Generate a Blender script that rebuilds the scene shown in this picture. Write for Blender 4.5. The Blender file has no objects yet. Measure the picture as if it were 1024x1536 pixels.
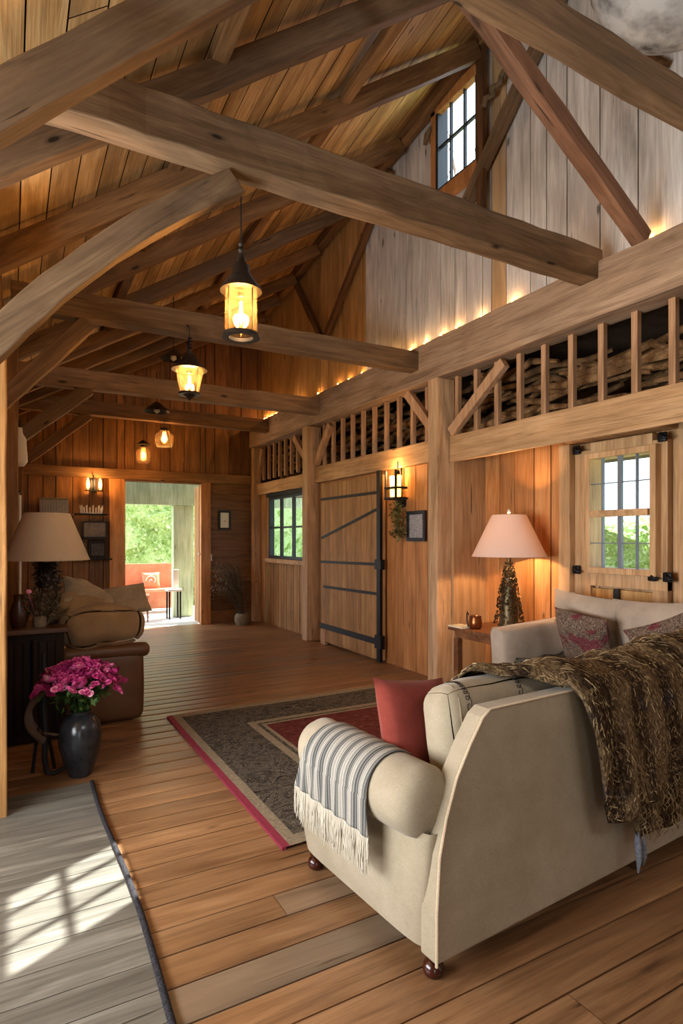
import bpy, math, random
from mathutils import Vector, Matrix, noise
R = random.Random(7)
PI = math.pi
sc = bpy.context.scene
COL = sc.collection
CAMH = 1.5
TH = math.radians(29.2)
cT, sT = math.cos(TH), math.sin(TH)
W1, W2, YE = 3.97, 4.4, 10.28          # right wall, recessed right wall, end wall

# ------------------------------------------------------------------ mesh helpers
class MB:
    def __init__(s): s.v=[]; s.f=[]; s.m=[]; s.r=[]
    def add(s, vs, fs, rnd=0.5, mi=0):
        o=len(s.v); s.v += [tuple(p) for p in vs]; s.r += [rnd]*len(vs)
        for f in fs: s.f.append(tuple(i+o for i in f)); s.m.append(mi)
    def box(s, a, b, rnd=0.5, mi=0, M=None):
        x0,y0,z0=a; x1,y1,z1=b
        vs=[Vector(p) for p in ((x0,y0,z0),(x1,y0,z0),(x1,y1,z0),(x0,y1,z0),(x0,y0,z1),(x1,y0,z1),(x1,y1,z1),(x0,y1,z1))]
        if M is not None: vs=[M@p for p in vs]
        s.add(vs, [(3,2,1,0),(4,5,6,7),(0,1,5,4),(1,2,6,5),(2,3,7,6),(3,0,4,7)], rnd, mi)
    def tube(s, pts, rad, n=8, rnd=0.5, mi=0, caps=True, flat=1.0):
        pts=[Vector(p) for p in pts]
        if not hasattr(rad,'__len__'): rad=[rad]*len(pts)
        vs=[]; up=Vector((0,0,1)); prev=None
        for i,p in enumerate(pts):
            t=(pts[min(i+1,len(pts)-1)]-pts[max(i-1,0)])
            if t.length<1e-9: t=Vector((0,0,1))
            t.normalize()
            if prev is None:
                a=t.cross(up)
                if a.length<.1: a=t.cross(Vector((1,0,0)))
            else:
                a=prev-t*prev.dot(t)
                if a.length<1e-6: a=t.orthogonal()
            a.normalize(); prev=a; b=t.cross(a)
            for k in range(n):
                q=2*PI*k/n; vs.append(p+(a*math.cos(q)+b*math.sin(q)*flat)*rad[i])
        fs=[]
        for i in range(len(pts)-1):
            for k in range(n):
                k2=(k+1)%n; fs.append((i*n+k,i*n+k2,(i+1)*n+k2,(i+1)*n+k))
        if caps: fs.append(tuple(range(n-1,-1,-1))); fs.append(tuple((len(pts)-1)*n+k for k in range(n)))
        s.add(vs,fs,rnd,mi)
    def lathe(s, prof, c=(0,0,0), n=24, rnd=0.5, mi=0, M=None, caps=True, sq=None):
        vs=[]; c=Vector(c)
        for r,z in prof:
            for k in range(n):
                q=2*PI*k/n; x,y=math.cos(q),math.sin(q)
                p=Vector((x*r,y*r,z))
                if M is not None: p=M@p
                vs.append(p+c)
        fs=[]
        for i in range(len(prof)-1):
            for k in range(n):
                k2=(k+1)%n; fs.append((i*n+k,i*n+k2,(i+1)*n+k2,(i+1)*n+k))
        if caps:
            if prof[0][0]>1e-5: fs.append(tuple(range(n-1,-1,-1)))
            if prof[-1][0]>1e-5: fs.append(tuple((len(prof)-1)*n+k for k in range(n)))
        s.add(vs,fs,rnd,mi)
    def grid(s, fn, nu, nv, rnd=0.5, mi=0, mfn=None):
        vs=[fn(i/nu,j/nv) for i in range(nu+1) for j in range(nv+1)]
        o=len(s.v); s.v+=[tuple(p) for p in vs]; s.r+=[rnd]*len(vs)
        for i in range(nu):
            for j in range(nv):
                a=o+i*(nv+1)+j; s.f.append((a,a+nv+1,a+nv+2,a+1)); s.m.append(mfn((i+.5)/nu,(j+.5)/nv) if mfn else mi)
    def rbox(s, c, size, r, bulge=0.0, n=8, M=None, rnd=0.5, mi=0, wr=0.0):
        hx,hy,hz=[d/2 for d in size]; c=Vector(c); r=min(r,hx,hy,hz)
        for ax in range(3):
            for sg in (-1,1):
                def fn(u,v,ax=ax,sg=sg):
                    a=math.sin((u-.5)*PI)*1.0; b=math.sin((v-.5)*PI)
                    q=[0,0,0]; q[ax]=sg; q[(ax+1)%3]=a; q[(ax+2)%3]=b if sg>0 else -b
                    p=Vector((q[0]*hx,q[1]*hy,q[2]*hz))
                    inn=Vector((max(-(hx-r),min(hx-r,p.x)),max(-(hy-r),min(hy-r,p.y)),max(-(hz-r),min(hz-r,p.z))))
                    d=p-inn
                    if d.length>1e-9: p=inn+d.normalized()*r
                    if bulge:
                        fx=(1-(p.x/hx)**2); fy=(1-(p.y/hy)**2); fz=(1-(p.z/hz)**2)
                        p=Vector((p.x+bulge*q[0]*max(0,fy*fz)*(1 if ax==0 else 0), p.y+bulge*q[1]*max(0,fx*fz)*(1 if ax==1 else 0), p.z+bulge*q[2]*max(0,fx*fy)*(1 if ax==2 else 0)))
                    if wr:
                        k=noise.noise(p*7+c*3)*wr; p=p+p.normalized()*k
                    if M is not None: p=M@p
                    return p+c
                s.grid(fn,n,n,rnd,mi)
    def pillow(s, w, h, t, M, n=14, rnd=0.5, mi=0, wr=.004):
        for sg in (1,-1):
            def fn(u,v,sg=sg):
                a=(u*2-1)*(1 if sg>0 else -1); b=v*2-1
                ex=1-.07*(1-a*a)*(1 if abs(b)>.0 else 1)*abs(b)**3; ey=1-.07*(1-b*b)*abs(a)**3
                k=max(0,(1-a**4))*max(0,(1-b**4)); 
                z=sg*t/2*(k**.55)
                p=Vector((a*w/2*(1-.07*(1-b*b)*abs(a)**2), b*h/2*(1-.07*(1-a*a)*abs(b)**2), z))
                p.z+=noise.noise(p*9)*wr*k
                return M@p
            s.grid(fn,n,n,rnd,mi)
    def poly(s, outline, y0, y1, rnd=.5, mi=0, M=None):
        """outline in x-z, extruded along y"""
        n=len(outline)
        vs=[Vector((x,y0,z)) for x,z in outline]+[Vector((x,y1,z)) for x,z in outline]
        if M is not None: vs=[M@p for p in vs]
        fs=[tuple(range(n)),tuple(range(2*n-1,n-1,-1))]
        for i in range(n): j=(i+1)%n; fs.append((j,i,i+n,j+n))
        s.add(vs,fs,rnd,mi)
    def leaf(s, p, size, rnd=None, mi=0, rr=R):
        d=Vector((rr.gauss(0,1),rr.gauss(0,1),rr.gauss(0,1))).normalized()
        e=d.orthogonal().normalized(); e=(Matrix.Rotation(rr.random()*6.3,3,d)@e)
        p=Vector(p); L=size*rr.uniform(.7,1.3)
        s.add([p,p+d*L*.5+e*L*.25,p+d*L,p+d*L*.5-e*L*.25+d.cross(e)*L*.1],[(0,1,2),(0,2,3)],rr.random() if rnd is None else rnd,mi)
    def build(s, name, mats, parent=None, smooth=None, bevel=0, M=None, seg=2):
        me=bpy.data.meshes.new(name); me.from_pydata(s.v,[],s.f)
        if not isinstance(mats,(list,tuple)): mats=[mats]
        for m in mats: me.materials.append(m)
        me.polygons.foreach_set('material_index', s.m)
        at=me.attributes.new('rnd','FLOAT','POINT'); at.data.foreach_set('value', s.r)
        me.validate(); me.update()
        if smooth is not None:
            me.polygons.foreach_set('use_smooth',[True]*len(me.polygons)); 
            if smooth<180: me.set_sharp_from_angle(angle=math.radians(smooth))
        o=bpy.data.objects.new(name,me); COL.objects.link(o)
        if parent is not None: o.parent=parent
        if M is not None: o.matrix_local=M
        if bevel:
            b=o.modifiers.new('bevel','BEVEL'); b.width=bevel; b.segments=seg; b.limit_method='ANGLE'; b.angle_limit=math.radians(40)
        return o

def tag(o,label=None,cat=None,group=None,kind=None):
    if label: o['label']=label
    if cat: o['category']=cat
    if group: o['group']=group
    if kind: o['kind']=kind
    return o
def empty(name,loc,rz=0,label=None,cat=None,group=None):
    o=bpy.data.objects.new(name,None); COL.objects.link(o); o.location=loc; o.rotation_euler=(0,0,rz); o.empty_display_size=.05
    return tag(o,label,cat,group)
def struct(mb,name,mats,**k): return tag(mb.build(name,mats,**k),kind='structure')
def copy_tree(o,parent=None):
    c=o.copy(); COL.objects.link(c)
    if parent is not None: c.parent=parent
    for ch in list(o.children): copy_tree(ch,c)
    return c

# ------------------------------------------------------------------ materials
def hx(h):
    h=h.lstrip('#'); c=[int(h[i:i+2],16)/255 for i in (0,2,4)]
    return tuple((x/12.92 if x<=.04045 else ((x+.055)/1.055)**2.4) for x in c)+(1,)
class NT:
    def __init__(s,name):
        s.mat=bpy.data.materials.new(name); s.mat.use_nodes=True; s.t=s.mat.node_tree; s.n=s.t.nodes
        s.b=s.n['Principled BSDF']; s.out=s.n['Material Output']
    def N(s,ty,**k):
        n=s.n.new(ty)
        for a,b in k.items(): setattr(n,a,b)
        return n
    def L(s,a,b): s.t.links.new(a,b)
    def math(s,op,a,b=None,clamp=False):
        n=s.N('ShaderNodeMath',operation=op,use_clamp=clamp)
        for i,x in enumerate((a,b)):
            if x is None: continue
            if isinstance(x,(int,float)): n.inputs[i].default_value=x
            else: s.L(x,n.inputs[i])
        return n.outputs[0]
    def ramp(s,fac,stops):
        n=s.N('ShaderNodeValToRGB'); el=n.color_ramp.elements
        while len(el)<len(stops): el.new(.5)
        for e,(p,c) in zip(el,stops): e.position=p; e.color=hx(c) if isinstance(c,str) else ((c,c,c,1) if isinstance(c,(int,float)) else c)
        s.L(fac,n.inputs[0]); return n.outputs[0]
    def mix(s,fac,a,b,blend='MIX'):
        n=s.N('ShaderNodeMix',data_type='RGBA',blend_type=blend)
        for q,(sock,x) in enumerate(((n.inputs[0],fac),(n.inputs[6],a),(n.inputs[7],b))):
            if isinstance(x,str): sock.default_value=hx(x)
            elif isinstance(x,(int,float)): sock.default_value=x if q==0 else (x,x,x,1)
            elif isinstance(x,tuple): sock.default_value=x
            else: s.L(x,sock)
        return n.outputs[2]
    def coords(s): return s.N('ShaderNodeTexCoord').outputs['Object']
    def mapping(s,vec,scale=(1,1,1),rot=(0,0,0)):
        m=s.N('ShaderNodeMapping'); m.inputs['Scale'].default_value=scale; m.inputs['Rotation'].default_value=rot; s.L(vec,m.inputs[0]); return m.outputs[0]
    def noise(s,vec,scale,detail=4,rough=.6,dist=0):
        n=s.N('ShaderNodeTexNoise'); n.inputs['Scale'].default_value=scale; n.inputs['Detail'].default_value=detail
        n.inputs['Roughness'].default_value=rough; n.inputs['Distortion'].default_value=dist; s.L(vec,n.inputs['Vector']); return n.outputs[0]
    def voro(s,vec,scale,rand=1):
        n=s.N('ShaderNodeTexVoronoi'); n.inputs['Scale'].default_value=scale; n.inputs['Randomness'].default_value=rand; s.L(vec,n.inputs['Vector']); return n
    def bump(s,h,strength=.3,dist=.01):
        n=s.N('ShaderNodeBump'); n.inputs['Strength'].default_value=strength; n.inputs['Distance'].default_value=dist; s.L(h,n.inputs['Height']); s.L(n.outputs[0],s.b.inputs['Normal'])
    def attr(s,name='rnd'):
        return s.N('ShaderNodeAttribute',attribute_name=name).outputs['Fac']

def wood(name,dark,mid,light,axis='X',rough=.6,tint=.25,alt=None,knots=1.0,bump=.35,spec=.3,altamt=(.6,.8),stain=None):
    t=NT(name); r=t.attr(); co=t.coords()
    cx=t.N('ShaderNodeCombineXYZ')
    for i,k in enumerate((31.7,47.3,23.9)): t.L(t.math('MULTIPLY',r,k),cx.inputs[i])
    va=t.N('ShaderNodeVectorMath',operation='ADD'); t.L(co,va.inputs[0]); t.L(cx.outputs[0],va.inputs[1]); v=va.outputs[0]
    def ax(a,b): s=[b,b,b]; s['XYZ'.index(axis)]=a; return tuple(s)
    n1=t.noise(t.mapping(v,ax(1.1,10)),1.0,10,.62,1.0)
    n2=t.noise(t.mapping(v,ax(2.5,80)),1.0,3,.6,0)
    n3=t.noise(v,1.7,3,.5)
    col=t.ramp(n1,[(.25,dark),(.5,mid),(.74,light)])
    f=t.ramp(n2,[(.3,.76),(.6,1.06)])
    col=t.mix(1.0,col,f,'MULTIPLY')
    big=t.ramp(n3,[(.3,.78),(.7,1.15)])
    col=t.mix(.8,col,big,'MULTIPLY')
    if alt:
        k=t.ramp(r,[(altamt[0],0.0),(altamt[1],1.0)])
        altc=t.mix(1.0,alt,t.ramp(n1,[(.3,.6),(.7,1.2)]),'MULTIPLY')
        col=t.mix(k,col,altc)
    if stain:
        sn=t.noise(t.mapping(v,ax(.5,2.2)),1.3,5,.6)
        col=t.mix(t.ramp(sn,[(.5,0.0),(.66,.75)]),col,stain)
    wn=t.N('ShaderNodeTexWhiteNoise',noise_dimensions='1D'); t.L(r,wn.inputs['W'])
    tv=t.math('ADD',t.math('MULTIPLY',wn.outputs['Value'],tint*2),1-tint)
    col=t.mix(1.0,col,tv,'MULTIPLY')
    cr=t.noise(t.mapping(v,ax(2.2,40)),1.0,3,.45,.3)
    col=t.mix(t.ramp(cr,[(.25,.85),(.305,0.0)]),col,tuple(x*.3 for x in hx(dark)[:3])+(1,))
    if knots:
        vo=t.voro(t.mapping(v,ax(1.5,4.5)),1.0)
        nd=t.math('ADD',vo.outputs['Distance'],t.math('MULTIPLY',t.math('SUBTRACT',n1,.5),.12))
        kf=t.ramp(nd,[(.045,.95*knots),(.06,.45*knots),(.10,0.0)])
        col=t.mix(kf,col,tuple(x*.18 for x in hx(dark)[:3])+(1,))
    t.L(col,t.b.inputs['Base Color'])
    t.b.inputs['Roughness'].default_value=rough; t.b.inputs['Specular IOR Level'].default_value=spec
    rr=t.math('ADD',t.math('MULTIPLY',n1,.3),rough-.15); t.L(rr,t.b.inputs['Roughness'])
    h=t.math('ADD',t.math('MULTIPLY',n2,.5),n1); t.bump(h,bump,.008)
    return t.mat
def plain(name,c,rough=.6,metal=0,nscale=0,c2=None,bump=0,spec=.5,sheen=0):
    t=NT(name); t.b.inputs['Base Color'].default_value=hx(c); t.b.inputs['Roughness'].default_value=rough; t.b.inputs['Metallic'].default_value=metal
    t.b.inputs['Specular IOR Level'].default_value=spec
    if sheen: t.b.inputs['Sheen Weight'].default_value=sheen
    if nscale:
        n=t.noise(t.coords(),nscale,6,.65); t.L(t.ramp(n,[(.32,c),(.68,c2 or c)]),t.b.inputs['Base Color'])
        if bump: t.bump(n,bump,.01)
    return t.mat
def fabric(name,c,c2,weave=350,rough=.9,blot=3,bump=.25):
    t=NT(name); co=t.coords(); a=t.noise(co,blot,6,.7); b=t.noise(t.mapping(co,(1,1.3,.8)),weave,2,.6)
    col=t.ramp(a,[(.3,c2),(.65,c)]); col=t.mix(1.0,col,t.ramp(b,[(.3,.82),(.7,1.08)]),'MULTIPLY')
    t.L(col,t.b.inputs['Base Color']); t.b.inputs['Roughness'].default_value=rough; t.b.inputs['Specular IOR Level'].default_value=.15
    t.b.inputs['Sheen Weight'].default_value=.15
    t.bump(t.math('ADD',t.math('MULTIPLY',b,.3),a),bump,.006); return t.mat
def emit(name,c,st,base='#ffffff'):
    t=NT(name); t.b.inputs['Base Color'].default_value=hx(base); t.b.inputs['Emission Color'].default_value=hx(c); t.b.inputs['Emission Strength'].default_value=st; return t.mat
def glassy(name,tint='#ffffff',gl=.08,rough=.03,dirt=0):
    t=NT(name); tr=t.N('ShaderNodeBsdfTransparent'); tr.inputs[0].default_value=hx(tint)
    g=t.N('ShaderNodeBsdfGlossy'); g.inputs['Roughness'].default_value=rough
    lw=t.N('ShaderNodeLayerWeight'); lw.inputs[0].default_value=.5
    fac=t.math('ADD',t.math('MULTIPLY',t.math('POWER',lw.outputs['Facing'],4.0),.35),gl*.4,True)
    m=t.N('ShaderNodeMixShader'); t.L(fac,m.inputs[0]); t.L(tr.outputs[0],m.inputs[1]); t.L(g.outputs[0],m.inputs[2]); t.L(m.outputs[0],t.out.inputs[0]); return t.mat
def leafmat(name,c1,c2,c3,tr=.4):
    t=NT(name); r=t.attr(); col=t.ramp(r,[(0,c1),(.5,c2),(1,c3)]); t.L(col,t.b.inputs['Base Color']); t.b.inputs['Roughness'].default_value=.6
    td=t.N('ShaderNodeBsdfTranslucent'); t.L(col,td.inputs[0]); m=t.N('ShaderNodeMixShader'); m.inputs[0].default_value=tr
    t.L(t.b.outputs[0],m.inputs[1]); t.L(td.outputs[0],m.inputs[2]); t.L(m.outputs[0],t.out.inputs[0]); return t.mat

M={}
M['floor']=wood('floorboards','#65452d','#8c6644','#a27b56','X',.35,.16,alt='#7c6853',altamt=(.84,.92),bump=.25,spec=.45,knots=.9)
M['floor_dark']=plain('floor_gap','#1a0f08',.9)
M['gray_deck']=wood('grey_deck','#4a4740','#6b675d','#8a857a','X',.5,.16,knots=.5,spec=.4)
M['roof']=wood('roof_boards','#a87e4a','#d0a870','#e2c08c','Y',.7,.2,knots=.9,stain='#8a6a42')
M['wall_pale']=wood('pale_planks','#a69f99','#d2cbc5','#ebe6e0','Z',.75,.1,knots=.9,stain='#b4adaa',alt='#bf9d74',altamt=(.9,.97))
M['wall_gold']=wood('golden_planks','#8f6536','#b58a54','#c99f68','Z',.7,.15,knots=.9)
M['wall_honey']=wood('honey_planks','#9a6034','#c2844e','#d29a64','Z',.6,.12,knots=.8)
M['wall_weather']=wood('weathered_planks','#7e5835','#ac7f50','#c29867','Z',.7,.14,knots=.5)
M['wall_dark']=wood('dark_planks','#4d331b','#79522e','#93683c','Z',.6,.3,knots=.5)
M['wall_darkh']=wood('dark_boards','#4a311b','#6f4a29','#876038','X',.55,.2,knots=.5)
M['beam']=wood('beam_wood','#4f3c2a','#735a42','#8f7458','X',.7,.12,knots=1,stain='#665444')
M['beam_warm']=wood('warm_beam_wood','#543a22','#7a5836','#96714a','X',.65,.12,knots=1)
M['beam_grey']=wood('grey_beam_wood','#65503f','#8b7058','#a88c72','X',.75,.12,knots=1,stain='#84705c')
M['beam_red']=wood('reddish_beam_wood','#5e4230','#865d44','#9c7458','X',.7,.12,knots=.7)
M['beam_dark']=wood('dark_beam_wood','#3c2716','#5f4026','#7a5534','X',.7,.15,knots=.7)
M['plate']=wood('plate_wood','#735a47','#a0836a','#b89c82','X',.75,.1,knots=.7,bump=.6)
M['post']=wood('post_wood','#94724f','#c29c76','#d6b38e','X',.75,.1,knots=.5,bump=.5)
M['post_gold']=wood('golden_post_wood','#7a5029','#9c703f','#b08350','X',.7,.1,knots=.9,bump=.5)
M['post_v']=wood('baluster_wood','#8f6a4c','#b98f6c','#cda683','Z',.75,.1,knots=.5,bump=.5)
M['girt']=wood('girt_wood','#8f6b48','#bd946a','#cfa980','X',.7,.1,knots=.6,bump=.5)
M['frame']=wood('door_frame_wood','#94704c','#bf976c','#cfaa82','Z',.65,.1,knots=.5)
M['frame_h']=wood('door_rail_wood','#94704c','#bf976c','#cfaa82','X',.65,.1,knots=.5)
M['table_wood']=wood('table_wood','#4a2a16','#75482a','#8f5f3a','X',.4,.15,knots=.3,spec=.5)
M['dresser']=wood('dark_furniture_wood','#120b07','#20140c','#2e1e12','Z',.5,.15,knots=.2,spec=.2)
M['dresser_top']=wood('dresser_top_wood','#3a2416','#5c3c24','#72502f','X',.35,.15,knots=.2,spec=.5)
M['dark']=plain('shadow_boards','#140c07',.95)
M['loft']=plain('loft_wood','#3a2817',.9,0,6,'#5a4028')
M['logs']=wood('loft_logs','#4a3320','#7a5a3a','#a07c54','X',.85,.3,knots=.2)
M['iron']=plain('black_iron','#17171a',.45,.7,30,'#232327',.2)
M['iron_mat']=plain('wrought_iron','#1a1a1c',.6,.4,40,'#2a2a2c',.3)
M['black_frame']=plain('black_painted_frame','#1d2228',.5)
M['cream']=fabric('cream_upholstery','#aa9d86','#93876f',260)
M['cream_dark']=fabric('taupe_upholstery','#a99b87','#8f8270',260)
M['welt']=fabric('piping_cloth','#c9b79a','#b8a285',200)
M['taupe']=fabric('grey_taupe_upholstery','#b5a492','#9a8a78',300)
M['red']=fabric('brick_red_cloth','#8e4034','#742f27',300)
M['leather']=plain('brown_leather','#5a3d28',.45,0,5,'#6e4b31',.15)
M['tan_cloth']=fabric('tan_cloth','#a58a66','#8a7050',200,bump=.4)
M['linen']=fabric('linen_cloth','#b0a186','#8f8069',120,bump=.4)
M['shade_off']=fabric('lamp_shade_cloth','#c2b49f','#b8a994',400,bump=.05)
M['legwood']=plain('dark_turned_wood','#2e120c',.18,0,20,'#401a10')
M['chrome']=plain('caster_metal','#b8b8b8',.2,1)
M['white']=plain('white_paint','#d9d4ca',.6)
M['white_old']=plain('aged_white_paint','#b9b4ae',.7,0,8,'#d6d2cc',.1)
M['brass']=plain('aged_bronze','#6b5a3c',.38,.85,60,'#3a3226',.3)
M['copper']=plain('copper','#b06c3c',.3,.9,30,'#8a4e2a',.1)
M['cord']=plain('black_cord','#0c0c0c',.6)
M['lantern']=plain('lantern_metal','#2b2622',.45,.7,20,'#4a3f34',.2)
M['lantern_glass']=glassy('amber_glass','#ffd898',.12,.08)
_t=M['lantern_glass'].node_tree; _o=_t.nodes['Material Output']; _m0=_o.inputs[0].links[0].from_socket
_d=_t.nodes.new('ShaderNodeBsdfTranslucent'); _d.inputs[0].default_value=hx('#ffc878'); _m=_t.nodes.new('ShaderNodeMixShader'); _m.inputs[0].default_value=.035
_t.links.new(_m0,_m.inputs[1]); _t.links.new(_d.outputs[0],_m.inputs[2]); _t.links.new(_m.outputs[0],_o.inputs[0])
M['pane']=glassy('window_glass','#f6fbff',.05)
M['bulb']=emit('glowing_filament','#ffb050',60)
M['tiny']=emit('fairy_light_bulb','#ff9a3c',45)
M['flame']=emit('candle_bulb','#ffa238',28)
M['sconce_glass']=emit('lit_candle_sleeve','#ffb347',9)
M['wax']=plain('candle_wax','#e8d8b8',.5)
M['vase']=plain('dark_glazed_vase','#17181b',.22,.1,9,'#34363a',.15)
M['leaf']=leafmat('green_leaves','#1f3214','#3c5a22','#5a7a34')
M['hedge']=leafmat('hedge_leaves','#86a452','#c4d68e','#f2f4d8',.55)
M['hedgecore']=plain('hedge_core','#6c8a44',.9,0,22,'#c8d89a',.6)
M['dry']=leafmat('dried_stems','#3a3126','#5d5040','#8a7a60',.2)
M['dryleaf']=leafmat('dried_wreath_leaves','#4a4424','#6f6632','#94874a',.3)
M['basket']=plain('woven_basket','#6a5e4c',.8,0,40,'#8a7c66',.5)
M['burlap']=fabric('brown_saddle_leather','#6b5140','#4d3a2e',60)
M['rope']=plain('rope','#7d6548',.9,0,60,'#50402c',.5)
M['green_paint']=wood('green_washed_boards','#8a9a78','#aab896','#c4ceb0','Z',.8,.1,knots=.4)
M['orange']=plain('orange_painted_wood','#bd7252',.6,0,5,'#cf8c6c',.05)
M['porchfloor']=wood('grey_porch_boards','#a8a8a6','#c8c7c2','#dad8d2','X',.55,.1,knots=.2)
M['grass']=plain('lawn','#7d8460',.95,0,3,'#989c78',.1)
M['paper']=plain('paper','#d8d0bc',.8)
M['stone']=plain('pale_stone','#b8b4a8',.8)

# petals
t=NT('pink_petals'); r=t.attr(); t.L(t.ramp(r,[(0,'#8e1450'),(.35,'#c03078'),(.7,'#dd5c9a'),(1,'#f2b0c4')]),t.b.inputs['Base Color']); t.b.inputs['Roughness'].default_value=.6; M['petal']=t.mat
# lit lampshade cloth: translucent, lit by the real bulb inside
t=NT('lit_lamp_shade_cloth'); t.b.inputs['Base Color'].default_value=hx('#f2e8e0'); t.b.inputs['Roughness'].default_value=.9
td=t.N('ShaderNodeBsdfTranslucent'); td.inputs[0].default_value=hx('#ffe6d0'); m=t.N('ShaderNodeMixShader'); m.inputs[0].default_value=.5
t.L(t.b.outputs[0],m.inputs[1]); t.L(td.outputs[0],m.inputs[2]); t.L(m.outputs[0],t.out.inputs[0]); M['shade_on']=t.mat
# brown shaggy throw
t=NT('brown_woolly_throw'); co=t.coords()
wv=t.N('ShaderNodeTexWave',wave_type='BANDS',bands_direction='X'); wv.inputs['Scale'].default_value=1.25; wv.inputs['Distortion'].default_value=7; wv.inputs['Detail'].default_value=4; t.L(co,wv.inputs[0])
a=t.noise(t.mapping(co,(1,.35,.35)),55,5,.7,2.5); b=t.noise(co,7,4,.6)
c1=t.ramp(a,[(.36,'#33271c'),(.5,'#6e593f'),(.64,'#ae9872')]); c2=t.ramp(a,[(.38,'#1c1510'),(.52,'#463627'),(.66,'#86704f')])
col=t.mix(t.ramp(wv.outputs[0],[(.35,0.0),(.75,1.0)]),c1,c2); col=t.mix(t.ramp(b,[(.6,0.0),(.7,.5)]),col,'#3a3a46')
t.L(col,t.b.inputs['Base Color']); t.b.inputs['Roughness'].default_value=.95; t.b.inputs['Specular IOR Level'].default_value=.1; t.bump(a,.9,.02); M['throw']=t.mat
M['strand']=leafmat('throw_strands','#4a3a28','#937b56','#bba77e',.1)
M['fringe_w']=plain('off_white_fringe','#c2baa8',.9)
M['tassel']=plain('blue_grey_tassel','#5a6270',.9,0,60,'#8a8f98',.3)
# striped woven throw (stripes across the Y width of the throw)
t=NT('striped_throw'); co=t.coords(); sx=t.N('ShaderNodeSeparateXYZ'); t.L(co,sx.inputs[0])
w1=t.math('SINE',t.math('MULTIPLY',sx.outputs[1],2*PI/.062)); w2=t.math('SINE',t.math('MULTIPLY',sx.outputs[1],2*PI/.013))
ch=t.N('ShaderNodeTexChecker'); ch.inputs['Scale'].default_value=260; t.L(co,ch.inputs[0])
f=t.math('ADD',t.math('MULTIPLY',w1,.24),t.math('MULTIPLY',w2,.2)); f=t.math('ADD',f,.5)
col=t.ramp(f,[(.18,'#484848'),(.5,'#86847c'),(.72,'#b7b1a4')]); n=t.noise(co,500,2,.6); col=t.mix(1.0,col,t.ramp(n,[(.3,.6),(.7,1.15)]),'MULTIPLY')
t.L(col,t.b.inputs['Base Color']); t.b.inputs['Roughness'].default_value=.95; t.bump(n,.6,.004); M['striped']=t.mat
# tapestry pillow
t=NT('tapestry_cloth'); co=t.coords(); a=t.noise(t.mapping(co,(1,1,1)),26,6,.75,4); b=t.noise(co,8,2,.5)
c1=t.ramp(a,[(.4,'#2e211d'),(.5,'#5c483b'),(.62,'#94806a')]); c2=t.ramp(a,[(.38,'#3a1418'),(.52,'#641f29'),(.66,'#846456')])
col=t.mix(t.ramp(b,[(.5,0.0),(.56,1.0)]),c1,c2); t.L(col,t.b.inputs['Base Color']); t.b.inputs['Roughness'].default_value=.95; t.bump(a,.5,.006); M['tapestry']=t.mat
# rug
def rugm(name,stops,scale,dist,bump=.4):
    t=NT(name); co=t.coords(); a=t.noise(t.mapping(co,(1,1.4,1)),scale,6,.7,dist); g=t.noise(co,300,2,.5)
    col=t.mix(1.0,t.ramp(a,stops),t.ramp(g,[(.3,.75),(.7,1.1)]),'MULTIPLY'); t.L(col,t.b.inputs['Base Color']); t.b.inputs['Roughness'].default_value=.95; t.b.inputs['Specular IOR Level'].default_value=.1; t.bump(a,bump,.004); return t.mat
M['rug_dark']=rugm('rug_dark_scroll',[(.36,'#1c1917'),(.42,'#635b50'),(.45,'#1a1715'),(.49,'#35302b'),(.515,'#958b7a'),(.54,'#1e1a18'),(.60,'#6f675a'),(.64,'#241f1c')],4.5,4)
M['rug_cream']=rugm('rug_cream_band',[(.35,'#6f6452'),(.6,'#a0927a')],40,2)
M['rug_red']=rugm('rug_red_field',[(.35,'#4a1f1b'),(.55,'#66302b'),(.7,'#7a5648')],8,2)
M['rug_edge']=plain('rug_crimson_edge','#7a1a2e',.9,0,60,'#8e2840',.3)
M['braid']=rugm('braided_edge',[(.4,'#1d1d20'),(.6,'#48464a')],120,1,1)
# framed print of woven grey lines
t=NT('grey_speckled_print'); co=t.coords(); v=t.voro(co,95); t.L(t.ramp(v.outputs['Distance'],[(.2,'#55555c'),(.6,'#b5b2b4')]),t.b.inputs['Base Color']); M['print']=t.mat

# ------------------------------------------------------------------ setting
def mroof(y): return .73-.036*(max(0,min(10.6,y))-4.34)
def zroof(x,y): return 3.5+mroof(y)*x

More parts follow.
